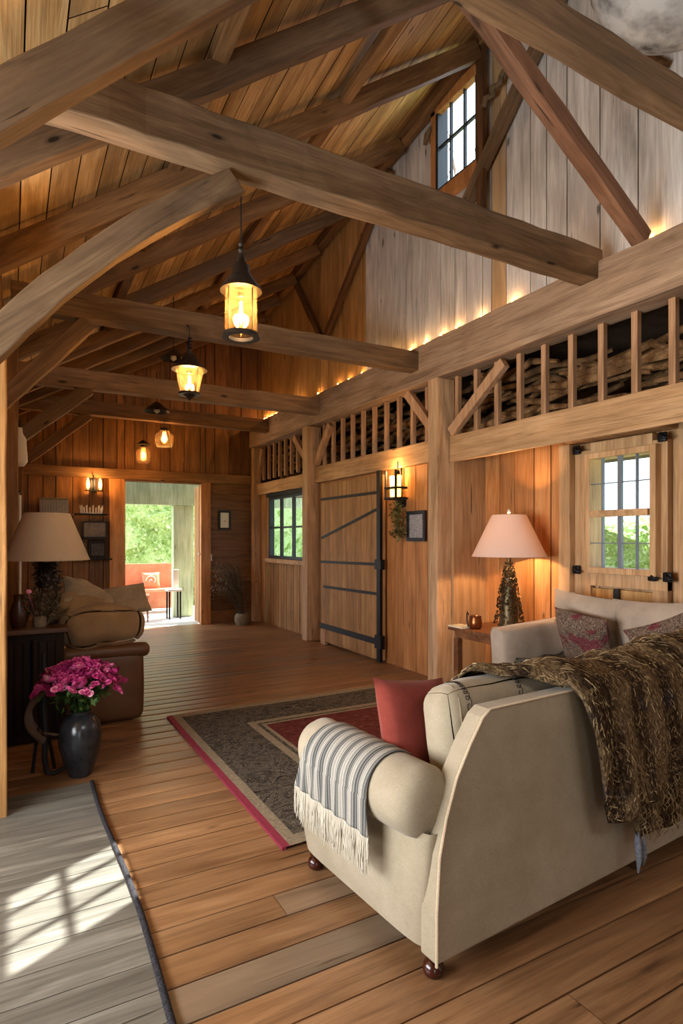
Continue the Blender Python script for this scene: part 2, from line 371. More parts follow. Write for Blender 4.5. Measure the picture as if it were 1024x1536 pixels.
def board_wall(name,mat,plane,pos,face,u0,u1,zb,zt,wr,holes=(),horiz=False,back=True,thick=.025,seed=1,jit=.004):
    """vertical boards in plane 'X' (u=y) or 'Y' (u=x); face = sign of room side; holes (u0,u1,z0,z1)"""
    rr=random.Random(seed); mb=MB(); cuts={u0,u1}
    for h in holes: cuts|={max(u0,min(u1,h[0])),max(u0,min(u1,h[1]))}
    cuts=sorted(cuts); cols=[]
    for a,b in zip(cuts,cuts[1:]):
        x=a
        while x<b-1e-6:
            w=rr.uniform(*wr)
            if b-x-w<wr[0]*.6: w=b-x
            cols.append((x,min(b,x+w))); x+=w
    for a,b in cols:
        m=(a+b)/2; z0=zb(m) if callable(zb) else zb
        zs=[(z0,None)]
        hh=sorted([h for h in holes if h[0]<m<h[1]],key=lambda h:h[2])
        segs=[]; cur=z0
        for h in hh:
            if h[2]>cur+.005: segs.append((cur,h[2]))
            cur=h[3]
        segs.append((cur,None))
        j=rr.uniform(-jit,jit); rn=rr.random()
        for (s0,s1) in segs:
            def P(u,z,d):
                return (pos+face*(d+j),u,z) if plane=='X' else (u,pos+face*(d+j),z)
            ta=s1 if s1 is not None else (zt(a) if callable(zt) else zt)
            tb=s1 if s1 is not None else (zt(b) if callable(zt) else zt)
            g=.0055
            for (ga,gb,d0,d1,mi) in ((a+g,b-g,-thick,0,0),(a,b,-thick-.03,-thick-.001,1)):
                vs=[P(ga,s0,d0),P(gb,s0,d0),P(gb,tb,d0),P(ga,ta,d0),P(ga,s0,d1),P(gb,s0,d1),P(gb,tb,d1),P(ga,ta,d1)]
                mb.add(vs,[(0,1,2,3),(7,6,5,4),(0,4,5,1),(1,5,6,2),(2,6,7,3),(3,7,4,0)],rn,mi)
    o=struct(mb,name,[mat,M['dark']])
    return o
def hboard_panel(mb,x0,x1,y,z0,z1,w,rr):
    z=z0
    while z<z1-.02:
        h=min(rr.uniform(*w),z1-z); mb.box((x0,y-.02-rr.uniform(0,.004),z+.002),(x1,y,z+h-.002),rr.random()); z+=h

# floor: boards run across the barn (X), laid in Y
mb=MB(); y=-2.6; rr=random.Random(3)
while y<YE:
    w=.158+rr.uniform(-.012,.012); x=-1.6-rr.uniform(0,5)
    while x<4.6:
        L=rr.uniform(6.5,9); a,b=max(-1.6,x),min(4.6,x+L)
        if b>a:
            z=rr.uniform(-.0015,0); g=.0035; c=.004
            prof=[(g,-.02),(g,z-.004),(g+.012,z-.0005),(w/2,z+.0005),(w-g-.012,z-.0005),(w-g,z-.004),(w-g,-.02)]
            vs=[(a+.001,y+p[0],p[1]) for p in prof]+[(b-.001,y+p[0],p[1]) for p in prof]; n=len(prof)
            mb.add(vs,[(i,i+1,i+n+1,i+n) for i in range(n-1)],rr.random())
        x+=L
    y+=w
mb.box((-1.65,-2.7,-.06),(4.65,YE+.02,-.018),.5,1)
struct(mb,'floor',[M['floor'],M['floor_dark']])
# roof / ceiling: boards along Y on a gently winding slope
mb=MB(); rr=random.Random(5); x=-1.6
while x<4.2:
    w=.145+rr.uniform(-.012,.014); y=-2.6-rr.uniform(0,2)
    while y<YE+.1:
        L=rr.uniform(4.5,8); a,b=max(-2.6,y),min(YE+.1,y+L); rn=rr.random(); dz=rr.uniform(-.004,.003)
        if b>a:
            k=5
            def fn(u,v): 
                yy=a+.002+(b-a-.004)*u; xx=x+.0035+(w-.007)*v; return (xx,yy,zroof(xx,yy)+dz)
            mb.grid(fn,k,1,rn)
        y+=L
    x+=w
mb.grid(lambda u,v:(-1.7+6.0*v,-2.7+13.2*u,zroof(-1.7+6.0*v,-2.7+13.2*u)+.03),16,2,.5,1)
mb.grid(lambda u,v:(4.3-6.0*v,-2.7+13.2*u,zroof(4.3-6.0*v,-2.7+13.2*u)+.06),16,2,.5,1)
struct(mb,'ceiling',[M['roof'],M['dark']])

# window / door openings on the right side
WIN_FAR=(8.16,9.64,1.16,2.22); WIN_NEAR=(2.80,3.34,1.23,2.18); WIN_HIGH=(4.40,5.05,5.20,6.18)
board_wall('wall_right_upper',M['wall_pale'],'X',4.05,-1,-2.6,6.6,3.45,lambda y:zroof(4.05,y)+.02,(.18,.4),[WIN_HIGH],seed=11)
board_wall('wall_right_upper_far',M['wall_gold'],'X',4.05,-1,6.6,YE,3.45,lambda y:zroof(4.05,y)+.02,(.16,.3),[],seed=12)
board_wall('wall_right_far',M['wall_weather'],'X',W1,-1,7.7,YE,0,2.42,(.09,.13),[WIN_FAR],seed=13)
board_wall('wall_right_middle',M['wall_honey'],'X',W1,-1,4.78,7.7,0,2.42,(.16,.25),[],seed=14)
board_wall('wall_right_recess',M['wall_honey'],'X',W2,-1,3.6,4.8,0,2.42,(.2,.27),[],seed=15)
board_wall('wall_right_near',M['frame'],'X',W2,-1,-2.6,3.6,0,2.42,(.3,.5),[WIN_NEAR],seed=16)
mb=MB(); mb.box((W1-.0,4.74,0),(W2+.05,4.78,2.42),.3); struct(mb,'wall_return',M['frame'])
# end wall with doorway
DX0,DX1,DZ=1.64,2.90,2.45
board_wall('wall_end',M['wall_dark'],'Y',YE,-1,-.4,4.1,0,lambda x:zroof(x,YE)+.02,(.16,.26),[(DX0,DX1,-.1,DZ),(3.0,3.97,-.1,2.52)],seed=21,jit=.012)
mb=MB(); hboard_panel(mb,3.0,3.97,YE,0,2.55,(.2,.3),random.Random(4)); mb.box((2.95,YE+.001,0),(4.0,YE+.03,2.55)); struct(mb,'wall_end_panel',M['wall_darkh'])
# back wall (behind the camera) with doorway and gable openings added to let in daylight, left aisle wall with windows
board_wall('wall_back',M['wall_gold'],'Y',-2.6,1,-1.6,4.1,0,lambda x:zroof(x,-2.6),(.2,.3),[(-1.2,-.3,-.1,2.2),(1.2,2.8,3.7,4.5)],seed=22)
board_wall('wall_left_aisle',M['wall_gold'],'X',-1.6,1,-2.6,3.84,0,lambda y:zroof(-1.6,y),(.2,.3),[(.9,3.7,.7,2.05)],seed=23)
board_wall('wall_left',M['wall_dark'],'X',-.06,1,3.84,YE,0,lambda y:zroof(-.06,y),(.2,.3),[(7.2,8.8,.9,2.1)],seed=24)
board_wall('wall_left_return',M['wall_gold'],'Y',3.84,-1,-1.6,-.2,0,2.5,(.2,.3),[],seed=25)
mb=MB(); mb.box((-.06,3.80,2.5),(-1.6,3.86,3.5),.3); struct(mb,'wall_left_gable',M['wall_gold'])
# ground outdoors, porch floor
mb=MB(); mb.box((-30,-30,-.5),(60,60,-.3)); struct(mb,'ground',M['grass'])
mb=MB(); y=YE; rr=random.Random(8)
while y<13.2: mb.box((-.5,y+.003,-.3),(6,y+.147,-.01),rr.random()); y+=.15
struct(mb,'floor_porch',M['porchfloor'])
# loft (behind balustrade)
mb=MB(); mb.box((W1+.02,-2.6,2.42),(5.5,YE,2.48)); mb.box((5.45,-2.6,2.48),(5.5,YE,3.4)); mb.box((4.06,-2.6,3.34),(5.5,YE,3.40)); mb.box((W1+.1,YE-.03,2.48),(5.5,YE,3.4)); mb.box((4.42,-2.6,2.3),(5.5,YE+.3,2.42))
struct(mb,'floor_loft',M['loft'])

# ------------------------------------------------------------------ timbers
def beam(name,p0,p1,w,h,mat,label,cat,group=None,curve=0,seg=10,wob=.004,bevel=.008,roll=0):
    """w horizontal width, h height; local X runs along the beam"""
    p0,p1=Vector(p0),Vector(p1); d=p1-p0; L=d.length; x=d.normalized()
    yv=Vector((0,0,1)).cross(x)
    if yv.length<.01: yv=Vector((0,1,0))
    yv.normalize(); z=x.cross(yv)
    Mx=Matrix((x,yv,z)).transposed().to_4x4(); Mx.translation=p0
    mb=MB(); vs=[]; rr=random.Random(hash(name+label)%99991 if False else int((p0.x*31+p0.y*57+p0.z*91+p1.x*13)*1000)%99991)
    for i in range(seg+1):
        t=i/seg; c=curve*math.sin(PI*t)
        for (a,b) in ((-1,-1),(1,-1),(1,1),(-1,1)):
            vs.append((t*L, a*w/2+rr.uniform(-wob,wob), b*h/2+c+rr.uniform(-wob,wob)))
    fs=[(3,2,1,0),tuple(seg*4+k for k in range(4))]
    for i in range(seg):
        for k in range(4): fs.append((i*4+k,i*4+(k+1)%4,i*4+4+(k+1)%4,i*4+4+k))
    mb.add(vs,fs,rr.random())
    o=mb.build(name,mat,bevel=bevel); o.matrix_world=Mx
    return tag(o,label,cat,group)

# wall plate and girt: wood grain along Y -> local X
beam('wall_plate',(3.92,-2.5,3.355),(3.92,YE-.03,3.355),.24,.41,M['plate'],'massive weathered wall plate beam along the top of the open railing','beam',seg=30,wob=.006)
beam('girt_beam',(3.99,4.75,2.435),(3.99,-2.5,2.435),.13,.235,M['girt'],'long pale girt beam above the recess with the lit table lamp','beam',seg=20)
beam('girt_beam',(3.97,7.78,2.435),(3.97,4.97,2.435),.15,.235,M['girt'],'girt beam over the iron-strapped plank door, between the two posts','beam')
beam('girt_beam',(3.97,YE-.1,2.39),(3.97,8.0,2.39),.15,.2,M['girt'],'far girt beam over the dark three-light window','beam')
beam('trim_board',(3.93,4.75,2.30),(3.93,-2.5,2.30),.02,.04,M['girt'],'thin ledge strip under the long near girt beam','trim')
# posts
beam('timber_post',(3.905,4.86,0),(3.905,4.86,3.15),.15,.235,M['post'],'tall pale timber post between the recess and the framed grey print','post')
beam('timber_post',(3.895,7.88,0),(3.895,7.88,3.15),.17,.23,M['post'],'pale timber post between the far window and the plank door','post')
beam('timber_post',(3.90,10.17,0),(3.90,10.17,3.15),.14,.14,M['post'],'thin grey timber post in the far right corner of the room','post')
o=beam('timber_post',(-.12,3.74,0),(-.12,3.74,2.69),.2,.2,M['post_gold'],'golden timber post cut off by the left edge of the photo','post')
beam('timber_post',(.06,YE-.12,0),(.06,YE-.12,3.4),.2,.2,M['beam_warm'],'brown corner post at the far left behind the white lamp shade','post')
for k,(yy) in enumerate((6.3,)):
    beam('timber_post',(-.02,yy,0),(-.02,yy,3.4),.12,.16,M['beam_warm'],'narrow brown post on the left wall beside the white wall lamp','post')
beam('corner_plank',(4.32,3.60,0),(4.32,3.60,2.33),.12,.12,M['frame_h'],'upright pale post between the lamp recess and the window door','post')
# tie beams
beam('tie_beam',(-1.3,1.70,3.60),(4.02,1.70,3.60),.11,.14,M['beam'],'nearest tie beam, crossing the top right corner of the photo','beam','tie beams',wob=.006,seg=24)
beam('tie_beam',(-.1,2.98,3.53),(3.86,2.98,3.545),.16,.235,M['beam'],'thick knotty tie beam crossing the whole width above the big lantern','beam','tie beams',wob=.006,seg=24)
beam('tie_beam',(.0,5.19,3.36),(3.86,5.19,3.40),.15,.2,M['beam'],'tie beam directly behind the largest lantern','beam','tie beams',seg=20)
beam('tie_beam',(.0,7.5,3.35),(3.83,7.5,3.37),.15,.22,M['beam_grey'],'pale grey tie beam behind the tapered lantern','beam','tie beams',seg=20)
beam('tie_beam',(.1,9.4,3.42),(3.86,9.4,3.41),.15,.21,M['beam_warm'],'farthest tie beam, above the two small glowing lanterns','beam','tie beams',seg=20)
# knee braces and truss members on the left
beam('diagonal_brace',(-.6,2.45,2.47),(1.72,2.45,4.74),.11,.17,M['beam'],'big near diagonal brace across the top left corner of the photo','brace',curve=.02,seg=14,wob=.006)
beam('knee_brace',(-.12,2.98,2.28),(1.02,2.98,3.36),.1,.13,M['beam'],'curved knee brace rising to the thick knotty tie beam','brace','knee braces',curve=.07,seg=14)
beam('knee_brace',(-.1,5.19,2.50),(.55,5.19,3.25),.1,.13,M['beam'],'short knee brace with a cut end under the second tie beam from the camera','brace','knee braces',seg=8)
beam('knee_brace',(-.05,7.5,2.52),(.80,7.5,3.26),.1,.15,M['beam'],'knee brace under the pale grey tie beam','brace','knee braces',seg=8)
beam('knee_brace',(.2,9.4,2.62),(1.0,9.4,3.32),.1,.14,M['beam_warm'],'farthest knee brace with its foot above the white lidded box','brace','knee braces',seg=8)
beam('truss_strut',(1.80,2.6,4.93),(3.88,2.6,3.60),.1,.125,M['beam_red'],'reddish diagonal strut running down to the wall plate at upper right','brace',seg=12)
# braces on upper right wall
beam('wall_brace',(3.96,3.35,6.03),(3.96,4.62,4.75),.1,.1,M['beam'],'grey brown diagonal wall brace beside the high window','brace',seg=10)
beam('wall_brace',(3.97,5.9,5.92),(3.97,7.63,4.36),.07,.09,M['beam_dark'],'long thin dark diagonal brace on the upper wall','brace',seg=8)
beam('wall_brace',(3.97,8.75,5.78),(3.97,7.66,4.38),.07,.09,M['beam_dark'],'short thin dark brace leaning the other way on the upper far wall','brace',seg=8)
beam('ledger_beam',(3.95,3.2,zroof(3.95,3.2)-.1),(3.95,10.2,zroof(3.95,10.2)-.1),.12,.15,M['beam_warm'],'ledger beam where the sloping ceiling meets the right wall','beam',seg=20)
beam('ledger_beam',(-.13,3.95,3.35),(-.13,10.2,3.35),.14,.14,M['beam_dark'],'dark eave beam along the left wall under the rafters','beam',seg=20)
# rafters
names=['first','second','third','fourth','fifth','sixth','seventh','eighth','ninth','tenth']
for i,yy in enumerate((3.27,4.33,5.6,6.75,7.7,8.5,9.15,9.8)):
    z0=zroof(-.15,yy)-.165; z1=zroof(3.9,yy)-.165
    beam('rafter',(-.15,yy,z0),(3.9,yy,z1),.10,.16,M['beam_warm'] if i%3 else M['beam'],names[i]+' sloping rafter under the plank ceiling, counted from the camera','rafter','ceiling rafters',seg=14,wob=.006)
for i,xx in enumerate((1.02,2.43)):
    beam('purlin',(xx,-1.5,zroof(xx,-1.5)-.045),(xx,YE,zroof(xx,YE)-.045),.09,.08,M['beam_warm'],('lower' if i==0 else 'upper')+' long purlin running away above the rafters','purlin','purlins',seg=20)
beam('hanger_block',(1.10,2.62,4.55),(1.03,2.78,3.95),.09,.08,M['beam_warm'],'short dark block hanging below the ceiling above the knotty tie beam','block',seg=4) if False else None
# end-wall trims
beam('trim_rail',(.1,YE-.05,2.56),(3.9,YE-.05,2.56),.06,.16,M['beam_warm'],'horizontal brown rail across the far end wall above the doorway','trim',seg=10)
mb=MB(); mb.box((DX0-.24,YE-.07,0),(DX0,YE+.06,2.5),.4); mb.box((DX1,YE-.07,0),(DX1+.17,YE+.06,2.5),.7); struct(mb,'trim_doorway',M['beam_warm'] if False else M['wall_honey'])
mb=MB(); mb.box((DX0-.02,YE-.07,DZ),(DX1+.02,YE+.06,DZ+.05),.4); struct(mb,'trim_doorway_head',M['wall_darkh'])

# ------------------------------------------------------------------ balustrades
def railing(label,ys,y0,y1,braces):
    e=empty('railing',(3.97,(y0+y1)/2,2.55),0,label,'railing','loft balustrade bays')
    zz=2.553; proto=None; ym=(y0+y1)/2
    for yy in ys:
        if proto is None:
            mb=MB(); mb.box((-.025,-.025,0),(.025,.025,.60),R.random()); proto=mb.build('baluster',M['post_v'],e,bevel=.004); o=proto
        else:
            o=proto.copy(); COL.objects.link(o); o.parent=e
        o.location=(0,yy-ym,0)
    for (a,za,b,zb_) in braces:
        m=MB(); d=Vector((0,b-a,zb_-za)); L=d.length; d.normalize(); n=Vector((0,-d.z,d.y))
        vs=[]
        for p in (Vector((-.06,a-ym,za-2.55)),Vector((-.06,b-ym,zb_-2.55))):
            for sx_,sn in ((-.035,-.05),(.035,-.05),(.035,.05),(-.035,.05)): vs.append(p+Vector((sx_,0,0))+n*sn)
        m.add(vs,[(3,2,1,0),(4,5,6,7),(0,1,5,4),(1,2,6,5),(2,3,7,6),(3,0,4,7)],R.random()); m.build('brace',M['post_v'],e,bevel=.005)
    return e
railing('near bay of pale balusters in front of the dark loft, right of the tall post',[4.67-.28*k for k in range(12)],1.5,4.75,[(4.70,2.58,3.96,3.10)])
railing('middle bay of balusters in front of the dark loft, above the plank door',[7.6-.27*k for k in range(10)],4.97,7.78,[(5.00,2.66,5.46,3.14),(7.74,2.6,7.3,3.1)])
railing('farthest bay of thin balusters in front of the dark loft, above the far window',[9.95-.24*k for k in range(8)],8.0,10.1,[(8.03,2.66,8.5,3.1),(10.1,2.55,9.85,3.1)])
mb=MB(); rr=random.Random(9)
for i in range(240):
    yy=rr.uniform(-.5,10); x0=4.2+.9*rr.random()**1.6; z=2.5+rr.uniform(0,.62); L=rr.uniform(.5,1.6); a=rr.uniform(-.6,.6)+PI/2
    pts=[(x0+math.cos(a)*L*(k/4-.5)*.5+rr.uniform(-.03,.03),min(YE-.1,yy+math.sin(a)*L*(k/4-.5)),z+rr.uniform(-.05,.08)+.03) for k in range(5)]
    pts=[(max(4.15,p[0]),p[1],p[2]) for p in pts]
    mb.tube(pts,[.02,.035,.04,.035,.02],6,rr.random())
tag(mb.build('stored_timber',M['logs'],smooth=60),'dark jumble of rough branches stored in the loft behind the balusters','timber',kind='stuff')

# ------------------------------------------------------------------ windows
def window_x(name,x,y0,y1,z0,z1,frame,fw,muny,munz,bar,depth=.07,extra=None):
    e=empty(name,(x,(y0+y1)/2,z0)); e['kind']='structure'
    ym=(y0+y1)/2; h=z1-z0; w=(y1-y0)/2
    m=MB(); d=depth
    m.box((-.02,-w,0),(d,-w+fw,h)); m.box((-.02,w-fw,0),(d,w,h)); m.box((-.02,-w+fw,0),(d,w-fw,fw)); m.box((-.02,-w+fw,h-fw),(d,w-fw,h))
    wf=m.build('window_frame',frame,e,bevel=.004)
    m=MB()
    for f,bw in muny: yy=-w+2*w*f; m.box((0,yy-bw/2,fw),(.03,yy+bw/2,h-fw))
    for f,bw in munz: zz=h*f; m.box((.003,-w+fw,zz-bw/2),(.033,w-fw,zz+bw/2))
    m.build('muntin',bar,wf)
    m=MB(); m.box((.035,-w+fw,fw),(.039,w-fw,h-fw)); m.build('pane',M['pane'],wf)
    return e
e=window_x('window_1',W1-.02,*WIN_FAR,M['black_frame'],.05,[(.335,.09),(.665,.09)],[(.5,.03)],M['black_frame'])
mb=MB(); mb.box((-.06,-.82,-.07),(.05,.82,0),.5); mb.build('window_sill',M['girt'],e,bevel=.005)
mb=MB(); mb.box((-.045,-.78,1.06),(-.0,.78,1.12)); mb.build('window_head',M['iron_mat'],e)
e=window_x('window_3',4.0,*WIN_HIGH,M['black_frame'],.035,[(.335,.022),(.665,.022)],[(.5,.022)],M['black_frame'],.12)
mb=MB()
for a,b in (((-.03,-.40,-.12),(.04,-.325,1.0)),((-.03,.325,-.12),(.04,.40,1.0)),((-.04,-.40,-.13),(.04,.40,0)),((-.03,-.40,.85),(.04,.40,.97))): mb.box(a,b,.4)
mb.build('casing',M['wall_honey'],e,bevel=.004)
beam('window_stud',(3.95,4.31,4.6),(3.95,4.31,6.35),.09,.06,M['beam_dark'],'upright dark stud along the right side of the high window','stud')
# window in the left wall (edge-on) with curtain
mb=MB(); mb.box((-.12,7.2,.9),(-.10,8.8,2.1)); o=mb.build('window_4',M['pane']); o['kind']='structure'
mb=MB()
mb.grid(lambda u,v:(.075+.022*math.sin(u*26),6.95+.6*u,.55+1.4*v),40,6,.5)
tag(mb.build('curtain',M['white_old'],smooth=180),'narrow pale curtain hanging on the left wall behind the golden post','curtain')
mb=MB(); mb.tube([(.07,6.85,1.98),(.07,9.2,1.98)],.014,8); tag(mb.build('curtain_rod',M['iron']),'black curtain rod on the left wall above the pale curtain','rod')
e=empty('wall_lamp',(.08,7.4,2.3),0,'white shaded wall lamp just right of the golden post','lamp')
mb=MB(); mb.lathe([(.03,.42),(.035,.36),(.07,.3),(.085,.05),(.05,.0),(.0,-.01)],n=20); mb.build('lamp_shade',M['white'],e,smooth=60)
mb=MB(); mb.tube([(0,0,.42),(0,0,.5),(-.06,0,.55)],.012,8); mb.build('bracket',M['iron'],e)

# ------------------------------------------------------------------ near window door (right)
e=empty('door_2',(W2,3.12,0)); e['kind']='structure'
def bx(a,b,name,mat,par,rn=.5,bev=.004):
    m=MB(); m.box(a,b,rn); return m.build(name,mat,par,bevel=bev)
X=-.07
bx((X,.26,0),(X+.06,.42,2.26),'stile',M['frame'],e,.2); bx((X,-.42,0),(X+.06,-.30,2.26),'stile',M['frame'],e,.8)
bx((X-.002,-.30,2.20),(X+.06,.26,2.32),'rail',M['frame'],e,.4); bx((X-.002,-.42,1.10),(X+.061,.26,1.24),'rail',M['frame'],e,.9)
bx((X+.02,-.30,0),(X+.05,.26,1.08),'lower_panel',M['wall_gold'],e,.6)
bx((X-.02,-.02,.0),(X+.0,.03,1.09),'iron_strap',M['iron_mat'],e,.6)
M['bar_grey']=plain('grey_painted_bar','#6c727c',.5)
w=window_x('window_2',W2-.12,WIN_NEAR[0]-.05,WIN_NEAR[1]+.05,WIN_NEAR[2]-.02,WIN_NEAR[3]+.04,M['frame'],.05,[(.5,.034),(.27,.009),(.75,.012)],[(.25,.008),(.74,.008)],M['bar_grey'],.14)
mb=MB(); mb.box((-.03,-.26,.47),(.03,.26,.525)); mb.build('meeting_rail',M['frame_h'],w)
bx((-.2,2.66,2.33),(0,3.54,2.44),'trim_header',M['frame_h'],None,.3); bpy.data.objects['trim_header'].location=(W2,0,0); bpy.data.objects['trim_header']['kind']='structure'
e3=empty('door_3',(W2,2.2,0)); e3['kind']='structure'
for k in range(3): bx((X,-.0+.17*k-.09,0),(X+.06,-.0+.17*k+.075,2.32),'plank',M['frame'],e3,.1+.3*k)
def hinge(y,z,lab,w=.07):
    e=empty('iron_latch',(W2-.10,y,z),0,lab,'latch','black iron latches and hinges on the pale door')
    m=MB(); m.rbox((0,0,0),(.03,w,.075),.012,0,4); pl=m.build('plate',M['iron'],e,smooth=60)
    m=MB(); m.tube([(-.02,0,.02),(-.035,-.02,0),(-.03,-.04,-.015),(-.02,-.06,-.01)],[.011,.014,.011,.008],7); m.build('knob',M['iron'],pl,smooth=60)
hinge(3.50,2.27,'black iron hinge at the top left of the pale window door'); hinge(3.50,1.23,'black iron hinge at the bottom left of the pale window door')
hinge(2.72,2.27,'black iron latch at the top right of the pale window door'); hinge(2.80,1.21,'black iron latch below the right corner of the pale window'); hinge(2.68,1.21,'black iron latch at the very right edge beside the pale window door')

# ------------------------------------------------------------------ iron-strapped plank door
e=empty('door_1',(W1,6.74,0)); e['kind']='structure'
for k in range(13):
    y0=-.80+k*1.6/13; m=MB(); m.box((-.09,y0+.003,.04+R.uniform(0,.01)),(-.045,y0+1.6/13-.003,2.27),R.random()); m.build('plank',M['wall_weather'],e)
def strap(y0,z0,y1,z1,h=.035,mat='iron_mat',nm='strap'):
    m=MB(); m.add([(-.10,y0,z0-h/2),(-.10,y1,z1-h/2),(-.10,y1,z1+h/2),(-.10,y0,z0+h/2),(-.088,y0,z0-h/2),(-.088,y1,z1-h/2),(-.088,y1,z1+h/2),(-.088,y0,z0+h/2)],[(3,2,1,0),(4,5,6,7),(0,1,5,4),(1,2,6,5),(2,3,7,6),(3,0,4,7)]); m.build(nm,M[mat],e)
strap(.80,2.06,-.72,2.06); strap(.78,1.51,-.70,1.86); strap(.80,1.17,-.72,1.19); strap(.72,.82,-.72,.83); strap(.83,.26,-.74,.25,.075)
bx((-.125,-.80,.02),(-.085,-.72,2.32),'iron_stile',M['iron'],e); bx((-.14,-.84,.98+.15),(-.08,-.70,1.25),'latch_box',M['iron'],e); bx((-.14,-.84,.18),(-.08,-.70,.34),'latch_box',M['iron'],e)
bx((-.10,.66,0),(-.05,.80,.2),'foot_block',M['post_v'],e)
bx((-.02,.82,0),(.0,.92,2.3),'trim_door',M['frame'],None,.7); o=bpy.data.objects['trim_door']; o.location=(W1-.03,6.7,0); o['kind']='structure'

# ------------------------------------------------------------------ doorway outside: porch
e=empty('door_4',(DX1-.0,YE,0)); e['kind']='structure'
for k in range(3): bx((.0+.0,.08+.1*k,.02),(.04,.172+.1*k,2.42),'plank',M['wall_weather'],e,R.random())
bx((-.03,-.02,1.22),(.0,.02,1.25),'door_knob',M['white'],e)
tag(bx((2.72,11.45,0),(3.10,11.62,2.135),'porch_post',M['green_paint'],None,.5),'wide green-washed porch post seen through the open doorway','post')
tag(bx((.4,11.42,2.14),(5.5,11.62,2.65),'porch_beam',M['green_paint'],None,.2),'green-washed overhead porch beam seen through the open doorway','beam')
e=empty('bench',(2.35,12.55,0),0,'orange painted bench with a high back out on the porch','bench')
bx((-.75,.20,.45),(.75,.25,.98),'backrest',M['orange'],e); bx((-.75,-.25,.42),(.75,.22,.47),'seat',M['orange'],e); bx((-.7,.1,.04),(.7,.14,.42),'front_panel',M['orange'],e)
for sx_ in (-.72,.68):
    for sy_ in (-.22,.18): bx((sx_,sy_,0),(sx_+.05,sy_+.05,.45),'leg',M['orange'],e)
e=empty('cushion',(2.52,12.56,.47),0,'orange cushion with a white scroll motif on the porch bench','cushion')
Mx=Matrix.Translation((0,0,.17))@Matrix.Rotation(math.radians(75),4,'X'); mb=MB(); mb.pillow(.36,.34,.1,Mx,10); mb.build('cover',M['orange'],e,smooth=180)
mb=MB(); mb.tube([(math.cos(a)*.012*a,-.055-.0,.17+math.sin(a)*.012*a) for a in [k*.35 for k in range(28)]],.008,5); mb.build('scroll_motif',M['white'],e)
# wooden chair on the porch
e=empty('chair',(1.98,11.25,0),math.radians(-12),'wooden porch chair with raked back legs just beyond the doorway','chair')
mb=MB(); mb.rbox((0,0,.45),(.5,.46,.05),.015,0,4); mb.build('seat',M['orange'],e,smooth=60)
for sx_ in (-.2,.2):
    m=MB(); m.tube([(sx_,-.18,.44),(sx_*1.1,-.22,0)],[.018,.014],8); m.build('leg',M['table_wood'],e)
    m=MB(); m.tube([(sx_,.18,.44),(sx_*1.1,.24,0)],[.018,.014],8); m.build('leg',M['table_wood'],e)
m=MB(); m.tube([(-.23,-.2,.47),(-.27,-.24,.72),(-.32,-.26,.98)],[.018,.016,.014],8); m.tube([(-.23,.2,.47),(-.27,.22,.72),(-.32,.22,.98)],[.018,.016,.014],8)
for k in range(3): m.tube([(-.23,-.1+.1*k,.47),(-.31,-.1+.1*k,.96)],.009,6)
m.tube([(-.32,-.27,.98),(-.33,0,1.0),(-.32,.24,.98)],.02,8); m.build('backrest',M['table_wood'],e)
e=empty('side_table',(2.66,11.2,0),0,'small white side table beside the porch post','table')
bx((-.13,-.13,.52),(.13,.13,.56),'tabletop',M['white'],e); 
for a in (-.1,.1):
    for b in (-.1,.1): bx((a-.015,b-.015,0),(a+.015,b+.015,.52),'leg',M['iron'],e)
e=empty('planter_box',(2.70,11.25,.56),0,'tall white box standing on the small porch side table','box'); bx((-.05,-.05,0),(.05,.05,.34),'body',M['white'],e); bx((-.06,-.06,.34),(.06,.06,.36),'lid',M['white'],e)
# foliage outdoors
def foliage(name,boxes,n,size,label,mat='hedge',seed=1):
    rr=random.Random(seed); mb=MB()
    for (a,b) in boxes:
        c=[(a[i]+b[i])/2 for i in range(3)]; s_=[(b[i]-a[i]) for i in range(3)]
        mb.rbox(c,[x*.82 for x in s_],min(s_)*.3,0,14,None,.2,1,wr=.5)
        for k in range(n):
            p=[rr.uniform(a[i],b[i]) for i in range(3)]
            ax=rr.choice((0,1,0,1,2)); p[ax]=(a[ax]+rr.uniform(0,.25)*s_[ax]) if rr.random()<.6 else b[ax]-rr.uniform(0,.2)*s_[ax]
            mb.leaf(p,size,rr=rr)
    return tag(mb.build(name,[M[mat],M['hedgecore']]),label,'hedge',kind='stuff')
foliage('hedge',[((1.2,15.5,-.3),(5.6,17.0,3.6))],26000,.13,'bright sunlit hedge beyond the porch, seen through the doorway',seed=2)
foliage('hedge',[((8,14,-.3),(10.5,26,6.5)),],14000,.22,'green trees outside the dark three-light window',seed=3)
foliage('hedge',[((8,2.5,-.3),(9.5,9.5,1.85))],14000,.12,'sunlit shrubs outside the pale sash window',seed=4)
mb=MB(); rr=random.Random(6)
for k in range(16):
    p=Vector((7.5+rr.uniform(-.3,.3),8.9+rr.uniform(-.3,.5),8.0)); pts=[p]; d=Vector((rr.uniform(-.3,.3),rr.uniform(-.4,.4),.4))
    for j in range(8): d=(d+Vector((rr.uniform(-.2,.2),rr.uniform(-.2,.2),rr.uniform(-.05,.15)))); pts.append(pts[-1]+d*.28)
    mb.tube(pts,[.02-.002*j for j in range(9)],5)
mb.tube([(7.5,9,-.3),(7.5,9,8.3)],[.2,.05],8)
tag(mb.build('bare_tree',M['beam_grey']),'bare branches faintly seen outside the high window','tree')

